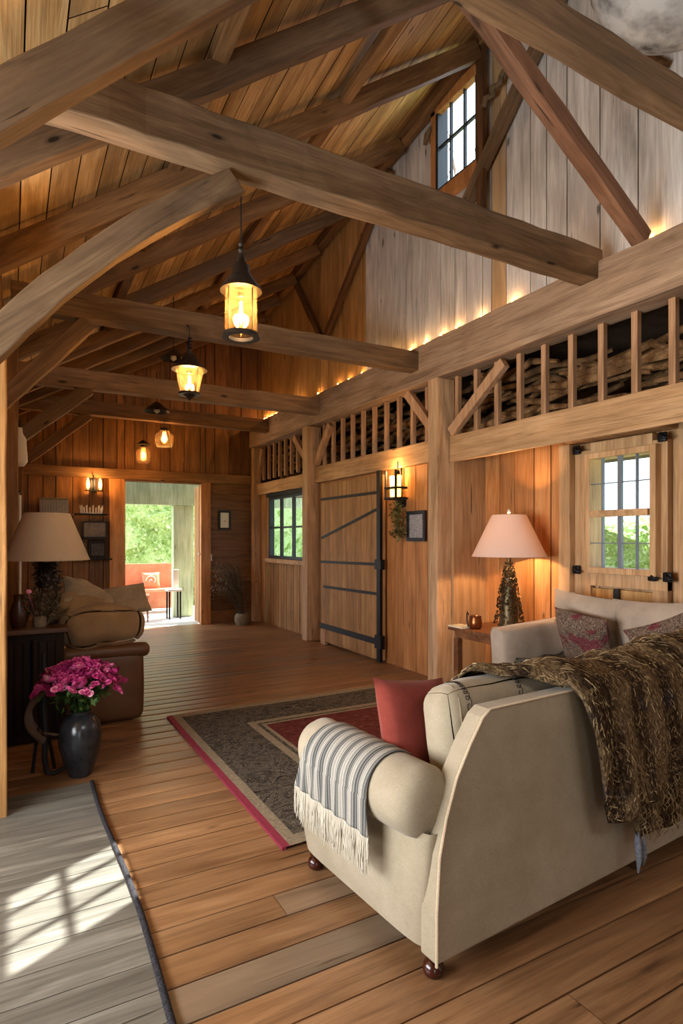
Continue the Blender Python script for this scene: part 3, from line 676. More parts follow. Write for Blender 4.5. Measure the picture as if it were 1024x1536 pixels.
# ------------------------------------------------------------------ rugs
mb=MB(); RX0,RX1,RY0,RY1=1.15,3.78,2.62,5.03
def rm(u,v):
    x=u*(RX1-RX0); y=v*(RY1-RY0); d=min(x,RX1-RX0-x,y,RY1-RY0-y)
    if x<.035: return 3
    if d<.10: return 1
    if d<.50: return 0
    if d<.56: return 1
    if d<.60: return 0
    if d<.63: return 1
    return 2
mb.grid(lambda u,v:(RX0+u*(RX1-RX0),RY0+v*(RY1-RY0)+ .03*math.sin(u*2.5),.014+.003*math.sin(u*9+v*7)*v),88,80,.5,0,rm)
n0=len(mb.v)
mb.box((RX0-.012,RY0,.0),(RX0+.01,RY1,.014),.5,3); mb.box((RX0,RY1-.01,0),(RX1,RY1+.005,.010),.5,1)
rug=tag(mb.build('area_rug',[M['rug_dark'],M['rug_cream'],M['rug_red'],M['rug_edge']],smooth=40),'large patterned rug with crimson edge and dull red centre behind the cream sofa','rug')
e=empty('floor_mat',(0,2,0),0,'grey plank-patterned floor mat with dark braided edge at the lower left','mat')
mb=MB(); y=-2.2; rr=random.Random(12)
mb2=MB()
yy=-.9
xe=lambda y: .435+.012*math.sin(y*3.1)
while yy<3.92:
    w=min(.145,3.92-yy); a=yy-2
    mb2.add([(-1.5,a+.002,.008),(xe(yy),a+.002,.008),(xe(yy+w),a+w-.002,.008),(-1.5,a+w-.002,.008),(-1.5,a+.002,.002),(xe(yy),a+.002,.002),(xe(yy+w),a+w-.002,.002),(-1.5,a+w-.002,.002)],[(0,1,2,3),(4,5,1,0),(3,2,6,7),(5,6,2,1)],rr.random()); yy+=w
mb2.box((-1.5,-2.9,.001),(.43,1.92,.004),.5,1)
mb2.build('mat_top',[M['gray_deck'],M['dark']],e)
mb=MB(); mb.tube([(xe(-.9+4.82*k/60)+.004,-2.9+4.82*k/60,.009) for k in range(61)],.013,7,flat=.8); mb.build('braided_edge',M['braid'],e,smooth=60)

# ------------------------------------------------------------------ sofa A (foreground, seen from behind)
SR=math.radians(4)
e=empty('sofa',(1.225,1.55,0),SR,'large cream sofa with rolled arm seen from behind in the foreground','sofa')
SW=2.07
out=[(0,.085),(.010,.25),(.038,.42),(.08,.54),(.14,.66),(.215,.76),(.29,.845),(.33,.868)]
full=out+[(SW-x,z) for x,z in reversed(out)]
mb=MB()
def lean(p): return Vector((p[0],p[1]+max(0,p[2]-.15)*.10,p[2]))
n=len(full); vs=[lean((x,0,z)) for x,z in full]+[lean((x,.085,z)) for x,z in full]
# subdivided back panel face fan rows
mb.add(vs,[tuple(range(n-1,-1,-1))[::-1],tuple(range(2*n-1,n-1,-1))]+[((i+1)%n,i,i+n,(i+1)%n+n) for i in range(n)],.5)
BP=mb.build('back_panel',M['cream'],e,bevel=.012,seg=3)
mb=MB(); mb.tube([lean((x,-.001,z)) for x,z in full],.0055,6); mb.build('piping',M['welt'],BP,smooth=60)
for side in (0,1):
    s0=0 if side==0 else SW; sg=1 if side==0 else -1
    mb=MB()
    # arm side: softly bulging slab
    def fn(u,v,s0=s0,sg=sg):
        a=u*2*PI
        z=.085+.40*v; half=.095; yc=.50; hy=.44
        ca,sa=math.cos(a),math.sin(a); ex=.28
        px_=half*math.copysign(abs(ca)**ex,ca); py_=hy*math.copysign(abs(sa)**ex,sa)
        tap=1-.06*(1-v)**3
        return (s0+sg*(.105+px_*1.0+(-.018*math.sin(PI*v)*(1 if ca<0 else 0))),yc+py_*tap,z)
    mb.grid(fn,64,10,.5)
    mb.build('arm_panel',M['cream'],e,smooth=60)
    mb=MB()
    Mx=Matrix.Rotation(-PI/2,4,'X')
    prof=[(0,.08),(.05,.082),(.09,.092),(.118,.115),(.128,.15),(.131,.3),(.128,.5),(.126,.7),(.122,.83),(.10,.87),(.06,.89),(0,.895)]
    mb.lathe(prof,(s0+sg*.062,0,.555),32,M=Mx)
    for i in range(len(mb.v)):
        x,y,z=mb.v[i]; mb.v[i]=(x,y,z+.012*math.sin(y*9))
    mb.build('arm_roll',M['cream'],e,smooth=180)
mb=MB(); mb.box((.1,.06,.09),(SW-.1,.92,.30)); mb.build('seat_base',M['cream'],e,bevel=.02,seg=3)
for k in range(3):
    mb=MB(); w=(SW-.4)/3; mb.rbox((.2+w*(k+.5),.60,.385),(w-.01,.66,.17),.05,.02,10); mb.build('seat_cushion',M['cream'],e,smooth=180)
cush=[]
for k in range(2):
    mb=MB(); w=(SW-.46)/2
    mb.rbox((.24+w*(k+.5),.255,.685),(w-.005,.20,.46),.075,.015,18,Matrix.Rotation(math.radians(-14),3,'X'),wr=.008)
    cush.append(mb.build('back_cushion',M['cream'],e,smooth=180))
# embroidered script and seams lying on the first cushion
from mathutils.bvhtree import BVHTree
_me=cush[0].data; BV=BVHTree.FromPolygons([v.co.copy() for v in _me.vertices],[tuple(p.vertices) for p in _me.polygons])
def on_cushion(x,y,lift):
    h=BV.ray_cast(Vector((x,y,2)),Vector((0,0,-1)))
    return h[0]+h[1]*lift if h[0] is not None else None
def script(x0,y0,x1,y1):
    mb=MB(); pts=[]; n=90
    for i in range(n):
        t=i/(n-1); a=t*2*PI*11; q=on_cushion(x0+(x1-x0)*t+.013*math.sin(a)*(.35+.65*t),y0+(y1-y0)*t+.007*math.cos(a),.001)
        if q is not None: pts.append(q)
    mb.tube(pts,.0019,4); mb.build('stitched_script',M['iron_mat'],cush[0])
script(.36,.33,.345,.185); script(.68,.33,.64,.185)
for x_ in (.29,.86):
    pts=[q for q in (on_cushion(x_+.02*math.sin(k*.2),.17+.012*k,.0005) for k in range(16)) if q is not None]
    mb=MB(); mb.tube(pts,.0022,5); mb.build('seam',M['cream_dark'],cush[0])
mb=MB()
for (lx,ly,lab) in ((.05,.07,''),(.05,.86,''),(SW-.05,.07,''),(SW-.05,.86,'')):
    mb=MB(); mb.lathe([(0,0),(.026,0),(.034,.008),(.038,.024),(.034,.04),(.022,.05),(.027,.058),(.03,.09),(0,.09)],(lx,ly,0),20); mb.build('leg',M['legwood'],e,smooth=60)
mb=MB(); mb.tube([(1.27,.06,.09),(1.27,.06,.05)],.008,8); mb.tube([(1.25,.06,.024),(1.29,.06,.024)],.023,12); mb.build('caster',M['chrome'],e,smooth=50)
SOFA=e; SM=Matrix.Translation((1.225,1.55,0))@Matrix.Rotation(SR,4,'Z')

# striped throw over the left arm
def drape_pt(u,v,off=.0):
    """u along sofa depth, v along the drape from inner side over the roll and down outside"""
    y=.30+.42*u
    ang0,ang1=math.radians(55),math.radians(182); r=.137+off+.004*math.sin(u*38)*(.3+v)
    La=.13*(ang1-ang0); Ls=.135; s=v*(La+Ls)
    if s<La:
        a=ang0+s/.13; x=.062+r*math.cos(a); z=.555+r*math.sin(a)
    else:
        x=.062-r*1.0-.004; z=.555-(s-La)
    y+=(v**2)*(.13*(u-.2))
    z+=.012*math.sin(y*9)*0
    return Vector((x,y,z))
e=empty('throw',SM@Vector((0,0,0)),SR,'grey and white striped throw with long fringe over the sofa arm','throw')
mb=MB(); mb.grid(lambda u,v:drape_pt(u,v),80,40,.5); o=mb.build('woven_cloth',M['striped'],e,smooth=180); so=o.modifiers.new('s','SOLIDIFY'); so.thickness=.005; so.offset=1
mb=MB(); rr=random.Random(31)
for k in range(230):
    u=k/229; p=drape_pt(u,1.0); L=rr.uniform(.10,.15); pts=[p+Vector((0,0,.004))]
    dx,dy=rr.uniform(-.008,.004),rr.uniform(-.012,.012)
    for j in range(1,5): t=j/4; pts.append(p+Vector((dx*t-.003*rr.random(),dy*t+.003*math.sin(j*2+k),-L*t)))
    mb.tube(pts,[.0022,.0024,.0022,.002,.0012],4)
mb.build('fringe',M['fringe_w'],e)
o=bpy.data.objects['fringe']; o['kind']='stuff'

# red pillow
Mx=Matrix.Translation((1.50,2.03,.70))@Matrix.Rotation(math.radians(8),4,'Z')@Matrix.Rotation(math.radians(68),4,'X')@Matrix.Rotation(math.radians(-8),4,'Z')
mb=MB(); mb.pillow(.40,.42,.13,Matrix.Identity(4),16); o=mb.build('throw_pillow',M['red'],smooth=180); o.matrix_world=Mx
tag(o,'plain brick red throw pillow in the corner of the cream sofa','pillow')

# big brown throw over the sofa back (right part)
TB=empty('throw',SM@Vector((0,0,0)),SR,'shaggy brown and black throw draped over the back of the cream sofa','throw')
# profile in y-z, param s: 0 front (seat side) .. 1 back bottom
def prof_pt(s,x):
    key=[(0.0,.47,.72),(.16,.40,.86),(.28,.30,.945),(.38,.19,.955),(.46,.085,.915),(.53,.035,.85),(.62,-.005,.72),(.78,-.03,.52),(1.0,-.05,.37)]
    for a,b in zip(key,key[1:]):
        if s<=b[0]:
            t=(s-a[0])/(b[0]-a[0]); t2=t
            return a[1]+(b[1]-a[1])*t2, a[2]+(b[2]-a[2])*t2
    return key[-1][1:]
def thr(u,v):
    # left edge slants: far left at the front, moves right as it goes down the back
    s=v
    xl=.60+ (.0 if s<.2 else 0)
    if s<.28: xl=.42+.1*s
    elif s<.46: xl=.45+(s-.28)/.18*.33
    elif s<.55: xl=.78+(s-.46)*.3
    else: xl=.807+(s-.55)*.10
    xr=2.25; x=xl+(xr-xl)*u
    y,z=prof_pt(s,x)
    fold=.024*math.sin(x*15+3*s)+.014*math.sin(x*29+1.3)+.02*noise.noise(Vector((x*4,s*5,2)))
    if s>.46: y-=abs(fold)*(.3+(s-.46)*1.8)+.012
    else: z+=fold*.5+.02*math.sin(x*4)
    if s>.55: z+= .09*max(0,math.sin((x-.95)*2.6))*(s-.55)/.45 - .02*math.sin(x*23)*(s-.55)
    z+=.008*noise.noise(Vector((x*9,s*9,0)))
    if u<.04 and s<.46: z-=.03*(1-u/.04)
    return Vector((x,y,z))
mb=MB(); mb.grid(thr,110,70,.5); o=mb.build('woolly_cloth',M['throw'],TB,smooth=180); so=o.modifiers.new('s','SOLIDIFY'); so.thickness=.014; so.offset=-1
def thrn(u,v):
    a=thr(u,v); b=thr(min(1,u+.01),v); c=thr(u,min(1,v+.01)); n_=(c-a).cross(b-a)
    if n_.length<1e-9: n_=Vector((0,-1,0))
    n_.normalize()
    if n_.y>0 and v>.45: n_=-n_
    if v<=.45 and n_.z<0: n_=-n_
    return a,n_
mb=MB(); rr=random.Random(77)
for k in range(5200):
    u,v=rr.random()**1.2*.98,rr.random()*.985; rn=rr.random(); pts=[]; du=rr.uniform(-.012,.012); dv=rr.uniform(.012,.05); ph=rr.random()*6
    amp=rr.uniform(.002,.012)
    for j in range(5):
        t=j/4; a,n_=thrn(max(0,min(.99,u+du*t+amp*.4*math.sin(ph+t*5))),min(.99,v+dv*t)); pts.append(a+n_*(.006+amp*math.sin(t*PI)))
    mb.tube(pts,[.0008,.0019,.0021,.0018,.0006],3,rn,caps=False)
o=mb.build('shaggy_strands',M['strand'],TB); o['kind']='stuff'
# lower flap and tassels
def flap(u,v):
    x=1.02+1.2*u; z=.46-.20*v+.05*u*(1-v)+.012*math.sin(x*19); y=-.075-.02*abs(math.sin(x*13))*(.3+v)
    return Vector((x,y,z))
mb=MB(); mb.grid(flap,50,14,.5); o=mb.build('lower_flap',M['throw'],TB,smooth=180); so=o.modifiers.new('s','SOLIDIFY'); so.thickness=.014; so.offset=1
mb=MB()
for k in range(700):
    u,v=rr.random(),rr.random(); a=flap(u,v); d=Vector((rr.uniform(-.03,.03),0,-rr.uniform(.02,.05))); mb.tube([a+Vector((0,-.004,0)),a+d*.5+Vector((rr.uniform(-.01,.01),-.016,0)),a+d+Vector((0,-.006,0))],[.0008,.002,.0006],3,rr.random(),caps=False)
o=mb.build('shaggy_strands',M['strand'],TB); o['kind']='stuff'
for k in range(2):
    x=1.03+.035*k; mb=MB()
    mb.tube([(x,-.085,.29),(x-.003,-.09,.24),(x+.004,-.09,.18),(x+.002,-.088,.12+.02*k)],[.008,.014,.013,.004],8); mb.build('tassel',M['tassel'],TB,smooth=60)

# ------------------------------------------------------------------ sofa B (loveseat under window, facing the room)
e=empty('loveseat',(3.39,1.62,0),0,'taupe loveseat under the pale sash window, behind the cream sofa','sofa')
LB=1.99   # y length
mb=MB(); mb.box((.05,.0,.08),(.88,LB-.02,.36)); mb.build('seat_base',M['taupe'],e,bevel=.02,seg=3)
mb=MB(); mb.rbox((.82,LB/2-.02,.55),(.17,LB,.86),.06,0,10,Matrix.Rotation(math.radians(5),3,'Y')); mb.build('backrest',M['taupe'],e,smooth=180)
for k,yy in enumerate((LB-.11,.1)):
    mb=MB()
    def fn(u,v):
        a=u*2*PI; ca,sa=math.cos(a),math.sin(a); ex=.35
        px_=.43*math.copysign(abs(ca)**ex,ca); py_=.095*math.copysign(abs(sa)**ex,sa); z=.08+v*.70
        if v>.93: f=1-((v-.93)/.07)**2*.3; px_*=(.97+.03*f); py_*=f
        return (.45+px_-(.06*v if ca<0 else -0.0*v),yy+py_,z+.05*(px_+.43)/.86*v)
    mb.grid(fn,48,24); 
    n0=len(mb.v); ring=[i*(25)+24 for i in range(48)]; mb.f.append(tuple(ring)); mb.m.append(0)
    mb.build('arm',M['taupe'],e,smooth=60)
for k in range(2):
    w=(LB-.42)/2; mb=MB(); mb.rbox((.40,.21+w*(k+.5),.44),(.80,w-.01,.17),.06,.02,10); mb.build('seat_cushion',M['taupe'],e,smooth=180)
for k,(yy,tw) in enumerate(((1.50,4),(.92,-3),(.36,2))):
    Mx=Matrix.Translation((.63,yy,.79))@Matrix.Rotation(math.radians(tw),4,'X')@Matrix.Rotation(math.radians(74),4,'Y')@Matrix.Rotation(PI/2,4,'Z')
    mb=MB(); mb.pillow(.66,.58,.25,Mx,18,wr=.01); mb.build('back_cushion',M['taupe'],e,smooth=180)
for sx_ in (.1,.8):
    for sy_ in (.08,LB-.1): bx((sx_-.03,sy_-.03,0),(sx_+.03,sy_+.03,.09),'leg',M['legwood'],e)
for (px_,py_,pz_,tw,lab,w_) in ((3.78,3.00,.74,6,'red and brown tapestry pillow beside the loveseat arm',.46),(3.76,2.30,.76,-22,'tapestry pillow cut off by the right edge of the photo',.48)):
    Mx=Matrix.Translation((px_,py_,pz_))@Matrix.Rotation(math.radians(tw),4,'X')@Matrix.Rotation(math.radians(66),4,'Y')@Matrix.Rotation(PI/2,4,'Z')
    mb=MB(); mb.pillow(w_,w_,.17,Matrix.Identity(4),16,wr=.01); o=mb.build('throw_pillow',M['tapestry'],smooth=180); o.matrix_world=Mx; tag(o,lab,'pillow',None)
# throw lying over the loveseat seat corner
e=empty('throw',(3.42,1.62,0),0,'grey speckled blanket spread on the loveseat seat','blanket')
mb=MB()
def bl(u,v):
    y=.9+1.0*v; x=-.02+.65*u; z=.56+.02*math.sin(y*9+x*5)+.012*math.sin(x*21)
    if u<.12: z-=(.12-u)*1.6; x+=.0
    if v>.92: z-=(v-.92)*.6
    return (x,y,z)
mb.grid(bl,30,40); o=mb.build('cloth',M['rug_dark'],e,smooth=180); so=o.modifiers.new('s','SOLIDIFY'); so.thickness=.015; so.offset=-1

# ------------------------------------------------------------------ end table + lit lamp
e=empty('side_table',(3.98,4.05,0),0,'wooden end table with square legs holding the lit lamp','table')
mb=MB(); mb.box((-.31,-.42,.625),(.36,.42,.66),.4); mb.build('tabletop',M['table_wood'],e,bevel=.006)
mb=MB(); mb.box((-.27,-.37,.56),(.32,.37,.625),.6); mb.build('apron',M['table_wood'],e)
for a in (-.26,.30):
    for b in (-.35,.33): mb=MB(); mb.box((a-.03,b-.03,0),(a+.03,b+.03,.56),R.random()); mb.build('leg',M['table_wood'],e,bevel=.004)
LX,LY,LZ=4.02,4.02,.66
mb=MB(); mb.lathe([(0,0),(.14,0),(.155,.008),(.14,.014),(0,.014)],n=32); o=mb.build('doily',M['white_old'],smooth=40); o.location=(LX,LY,LZ); tag(o,'pale round mat under the lit lamp','mat')
e=empty('table_lamp',(LX,LY,LZ+.014),0,'lit table lamp with pinkish white shade and knobbly bronze base','lamp')
mb=MB(); rr=random.Random(41)
mb.lathe([(0,0),(.10,0),(.10,.02),(.088,.05),(.08,.2),(.062,.40),(.04,.52),(.02,.60),(.018,.68),(0,.68)],n=16)
for k in range(420):
    t=rr.random()**.8; z=.02+.55*t; r_=.10*(1-t)**.7+.028; a=rr.random()*2*PI
    c=Vector((r_*math.cos(a),r_*math.sin(a),z)); q=rr.uniform(.008,.016)
    b0=rr.random()*6; mb.tube([c+Vector((q*math.cos(b0+j*1.1),q*math.sin(b0+j*1.1)*.7,q*math.sin(b0+j*1.1+1))) for j in range(4)],[.003,.006,.006,.002],5,rr.random())
mb.rbox((0,0,.60),(.06,.06,.025),.008,0,4); mb.build('base',M['brass'],e,smooth=50)
mb=MB(); mb.tube([(0,0,.66),(0,0,1.06)],.006,8); mb.lathe([(0,1.055),(.012,1.06),(.018,1.075),(.01,1.095),(0,1.10)],n=12); mb.build('finial',M['white'],e,smooth=60)
def shade(r0,r1,z0,z1,mat,par,n=40,th=.003):
    mb=MB(); mb.lathe([(r0,z0),(r1,z1)],n=n,caps=False); mb.lathe([(r1-th,z1),(r0-th,z0)],n=n,caps=False)
    mb.lathe([(r0-.004,z0-.004),(r0+.002,z0-.004),(r0+.002,z0+.004),(r0-.004,z0+.004),(r0-.004,z0-.004)],n=n,caps=False); return mb.build('lamp_shade',mat,par,smooth=60)
o=shade(.335,.155,.665,1.045,M['shade_on'],e)
mb=MB(); mb.lathe([(0,.74),(.03,.78),(.034,.81),(.02,.85),(0,.87)],n=16); mb.build('light_bulb',emit('lamp_bulb_glow','#ffb469',14),e,smooth=180)
e=empty('copper_mug',(3.80,4.23,.66),0,'small copper mug on the end table left of the lit lamp','mug')
mb=MB(); mb.lathe([(0,0),(.05,0),(.062,.02),(.064,.06),(.055,.10),(.058,.115),(.052,.115),(.05,.10),(.057,.06),(.055,.02),(0,.01)],n=24); mb.build('body',M['copper'],e,smooth=60)
mb=MB(); mb.tube([(-.03,.055,.12),(-.04,.065,.15),(-.05,.06,.13),(-.055,.05,.06),(-.05,.04,.01)],.006,6); mb.build('handle',M['iron'],e)
mb=MB(); mb.box((-.08,-.1,0),(.08,.1,.012)); o=mb.build('notebook',M['paper']); o.location=(3.74,4.36,.66); tag(o,'thin pale booklet lying on the left end of the end table','book')

# ------------------------------------------------------------------ sconce, sprig, framed print on the right wall
e=empty('wall_sconce',(W1-.03,5.62,1.98),0,'lit black iron wall sconce with two candle sleeves beside the plank door','sconce')
bx((-.02,-.07,-.12),(.0,.07,.0),'backplate',M['iron'],e)
mb=MB()
for z in (-.02,.10): mb.box((-.17,-.11,z-.012),(.0,.11,z+.012))
for y_ in (-.10,.10): mb.box((-.165,y_-.012,-.03),(-.145,y_+.012,.30))
mb.box((-.02,-.012,-.03),(.0,.012,.36)); mb.build('cage',M['iron_mat'],e)
for y_ in (-.055,.055):
    mb=MB(); mb.lathe([(.03,0),(.033,.10),(.04,.24),(0,.245)],(-.09,y_,.0),16); mb.build('candle_sleeve',M['sconce_glass'],e,smooth=60)
mb=MB(); mb.tube([(-.09,-.05,.25),(-.09,-.05,.40)],.006,6); mb.lathe([(0,0),(.028,.01),(.018,.05),(0,.06)],(-.09,-.05,.245),12); mb.build('cap',M['iron'],e)
mb=MB(); rr=random.Random(51)
for k in range(260):
    t=rr.random(); mb.leaf((-.06+rr.gauss(0,.03),rr.gauss(0,.05)-.03*t,-.03-.42*t),.05,rr=rr)
for k in range(14): mb.tube([(-.05,0,0),(-.06+rr.gauss(0,.02),rr.gauss(0,.04),-.2),(-.06+rr.gauss(0,.03),rr.gauss(0,.05),-.42)],.003,4)
o=mb.build('dried_sprig',M['dryleaf']); o.location=(W1-.05,5.60,1.95); tag(o,'dried leafy sprig hanging below the lit right wall sconce','sprig')
e=empty('picture_frame',(W1-.035,5.33,1.47),0,'dark framed grey speckled print beside the tall post','picture')
y0,y1,h=-.17,.17,.34
mb=MB(); mb.box((-.02,y0,0),(.005,y0+.04,h)); mb.box((-.02,y1-.04,0),(.005,y1,h)); mb.box((-.02,y0+.04,0),(.005,y1-.04,.04)); mb.box((-.02,y0+.04,h-.04),(.005,y1-.04,h)); mb.build('frame',M['black_frame'],e,bevel=.003)
bx((-.008,y0+.04,.04),(.004,y1-.04,h-.04),'print',M['print'],e)

# ------------------------------------------------------------------ lanterns
def lantern_body(e,r,h,taper=1.0,finial=False,capk=1.0):
    """origin at top of cap; total height h"""
    ch=h*.42; gh=h*.48
    mb=MB(); mb.lathe([(0,.0),(r*.22,-.0),(r*.26,-ch*.22),(r*.5,-ch*.3),(r*.6,-ch*.55),(r*1.25*capk,-ch*.92),(r*1.3*capk,-ch),(r*.9,-ch),(0,-ch*.9)],n=28); mb.build('cap',M['lantern'],e,smooth=50)
    mb=MB(); mb.lathe([(r,-ch),(r*taper,-ch-gh)],n=28,caps=False); mb.build('glass',M['lantern_glass'],e,smooth=60)
    mb=MB(); R1=r*taper; zb=-ch-gh
    mb.lathe([(R1*.75,zb),(R1*1.15,zb),(R1*1.18,zb-.02),(R1*.75,zb-.02),(R1*.75,zb)],n=28,caps=False)
    if finial: mb.lathe([(R1*1.1,zb),(R1*.5,zb-.03),(0,zb-.07)],n=20)
    mb.build('bottom_ring',M['lantern'],e,smooth=40)
    for k in range(4):
        mb=MB(); a=k*PI/2+.4; mb.tube([(r*1.01*math.cos(a),r*1.01*math.sin(a),-ch),(R1*1.01*math.cos(a),R1*1.01*math.sin(a),zb)],.0035,5); mb.build('cage_bar',M['lantern'],e)
    mb=MB(); mb.lathe([(0,-ch-.005),(r*.2,-ch-.008),(r*.2,-ch-.03),(0,-ch-.035)],n=12); mb.build('socket',M['lantern'],e)
    mb=MB(); mb.lathe([(0,-ch-.05),(r*.10,-ch-gh*.25),(r*.12,-ch-gh*.65),(0,-ch-gh*.82)],n=12); mb.build('bulb',M['bulb'],e,smooth=180)
    return -ch-gh*.45
def cordm(e,L,r=.004):
    mb=MB(); mb.tube([(0,0,-.005),(0,0,L)],r,6); mb.build('cord',M['cord'],e)
def plight(loc,energy,color,r=.03,name='bulb_light'):
    l=bpy.data.lights.new(name,'POINT'); l.energy=energy; l.color=color; l.shadow_soft_size=r; o=bpy.data.objects.new(name,l); COL.objects.link(o); o.location=loc; return o
WARM=(1.0,.72,.42)
e=empty('pendant_lantern',(1.13,3.18,3.10),0,'largest glass pendant lantern, nearest the camera','lantern','pendant lanterns'); z=lantern_body(e,.09,.50); cordm(e,.33)
mb=MB(); mb.lathe([(.012,0),(.02,.02),(.012,.04),(.018,.055),(0,.07)],n=12); mb.build('top_knob',M['lantern'],e)
plight((1.13,3.18,3.10-.31),42,WARM,.05)
e=empty('pendant_lantern',(1.325,5.02,3.10),0,'tapered pendant lantern with pointed bottom in front of the pale grey tie beam','lantern','pendant lanterns'); lantern_body(e,.115,.40,.68,True); cordm(e,.2)
mb=MB(); mb.tube([(.02*math.cos(k*1.9),.02*math.sin(k*1.9),.0+.008*k) for k in range(14)],.008,6); mb.tube([(0,0,.2),(.0,.08,.24)],.006,6); mb.build('chain',M['iron'],e)
plight((1.325,5.02,2.86),42,WARM,.05)
def jar(e,r,h):
    mb=MB(); mb.lathe([(r*.35,0),(r*.5,-h*.1),(r,-h*.35),(r,-h*.7),(r*.75,-h),(0,-h)],n=24,caps=False); mb.build('glass',M['lantern_glass'],e,smooth=180)
    mb=MB(); mb.lathe([(0,.03),(r*.4,.02),(r*.42,-.02),(0,-.02)],n=16); mb.build('cap',M['lantern'],e)
    mb=MB(); mb.lathe([(0,-h*.3),(r*.18,-h*.4),(r*.2,-h*.65),(0,-h*.8)],n=12); mb.build('bulb',M['bulb'],e,smooth=180)
e=empty('pendant_lantern',(2.06,9.27,3.18),0,'small round glass lantern hanging below the farthest tie beam','lantern','pendant lanterns'); jar(e,.14,.27); cordm(e,.14); plight((2.06,9.27,3.02),20,WARM,.05)
e=empty('pendant_lantern',(1.85,9.8,2.98),0,'smallest low glass lantern left of the round one, above the doorway','lantern','pendant lanterns'); jar(e,.11,.27)
mb=MB(); mb.lathe([(0,.10),(.03,.09),(.10,.03),(.11,.02),(0,.02)],n=20); mb.build('hat',M['lantern'],e,smooth=50); cordm(e,1.35); plight((1.85,9.8,2.84),8,WARM,.05)
for (x,y_,z,L,lab) in ((1.72,7.25,3.68,.75,'unlit dark metal pendant shade above the pale grey tie beam'),(1.60,7.62,3.10,.5,'unlit dark pendant shade hooked below the pale grey tie beam')):
    e=empty('pendant_lamp',(x,y_,z),0,lab,'lamp','unlit pendant shades'); mb=MB(); mb.lathe([(.02,.12),(.05,.10),(.16,.0),(.155,-.005),(.04,.09),(0,.1)],n=24); mb.build('shade',M['lantern'],e,smooth=50); cordm(e,L,.006)
    mb=MB(); mb.lathe([(0,-.03),(.04,0),(.03,.05),(0,.07)],n=12); mb.build('bulb',M['white_old'],e,smooth=180)

# fairy lights on the wall plate
rr=random.Random(61); ys=[10.05,9.95,9.8,9.68,9.5,9.3,9.15,8.95,8.7,8.5,7.9,7.3,7.0,6.65,6.3,6.05,5.9,5.55,5.3,5.0,4.75,4.4,3.97,3.3,2.62]
e=empty('fairy_lights',(4.02,6,3.645),0,'string of warm fairy lights lying along the top of the wall plate','string lights')
mb=MB(); mb.tube([(.005*math.sin(k),-3.5+7.6*k/60,.01+.006*math.sin(k*2.1)) for k in range(61)],.003,5); mb.build('wire',M['cord'],e)
p=None
for k,y_ in enumerate(ys):
    if p is None:
        mb=MB(); mb.lathe([(0,0),(.010,.006),(.012,.018),(.006,.03),(0,.034)],n=10); p=mb.build('bulb',M['tiny'],e,smooth=180); o=p
    else: o=p.copy(); COL.objects.link(o); o.parent=e
    o.location=(rr.uniform(-.01,.01),y_-6,.012); 
    plight((3.995,y_,3.685),.9 if y_>5.6 else 1.1,(1,.55,.2),.01,'fairy_light_glow')

# rope, hull, curved rail at the upper right
mb=MB(); mb.tube([(3.93+.02*math.sin(k*1.7),4.30-.03*k,5.62+.02*math.sin(k*2.3)+.008*k+(.0005*k*k)) for k in range(14)],[.022+.01*abs(math.sin(k*1.3)) for k in range(14)],8)
tag(mb.build('rope_coil',M['rope'],smooth=60),'twisted brown rope tied beside the high window','rope')
mb=MB(); mb.tube([(3.96,5.1,5.95),(3.94,5.14,5.88),(3.95,5.2,5.80)],[.015,.035,.02],8); tag(mb.build('rope_knot',M['rope'],smooth=60),'small dark rope knot at the upper left corner of the high window','rope')
e=empty('hull',(3.60,1.86,4.90),math.radians(20),'whitewashed curved hull with dark stains hanging at the top right corner','hull')
mb=MB()
def hull(u,v):
    a=PI*(.0+1.0*v); L=.85; t=u*2-1; w=.42*(1-t**4)**.5+.001; d=.36*(1-t**4)**.6+.001
    return (w*math.cos(a),t*L*.9,-d*math.sin(a)+.12*t*t)
mb.grid(hull,24,24); t_=NT('stained_whitewash'); n_=t_.noise(t_.coords(),5,5,.6); t_.L(t_.ramp(n_,[(.3,'#3c3a3a'),(.42,'#8f9090'),(.6,'#bfc0c0')]),t_.b.inputs['Base Color']); t_.b.inputs['Roughness'].default_value=.6
o=mb.build('shell',t_.mat,e,smooth=180); so=o.modifiers.new('s','SOLIDIFY'); so.thickness=.02
mb=MB(); mb.tube([hull(k/24,0) for k in range(25)],.02,6); mb.tube([hull(k/24,1) for k in range(25)],.02,6); mb.build('rim',M['white_old'],e,smooth=60)
mb=MB(); mb.tube([(0,.45,.0),(0,.45,1.2)],.008,6); mb.tube([(0,-.45,0),(0,-.45,1.2)],.008,6); mb.build('hanging_rope',M['rope'],e)

mb=MB(); mb.tube([(3.99,3.02,5.66),(3.98,2.94,5.48),(3.98,2.82,5.22),(3.98,2.66,4.96),(3.99,2.5,4.8)],[.03,.045,.05,.045,.03],8)
tag(mb.build('curved_branch',M['beam_dark'],smooth=60),'dark curved branch fixed to the pale upper wall beside the stained hull','branch')
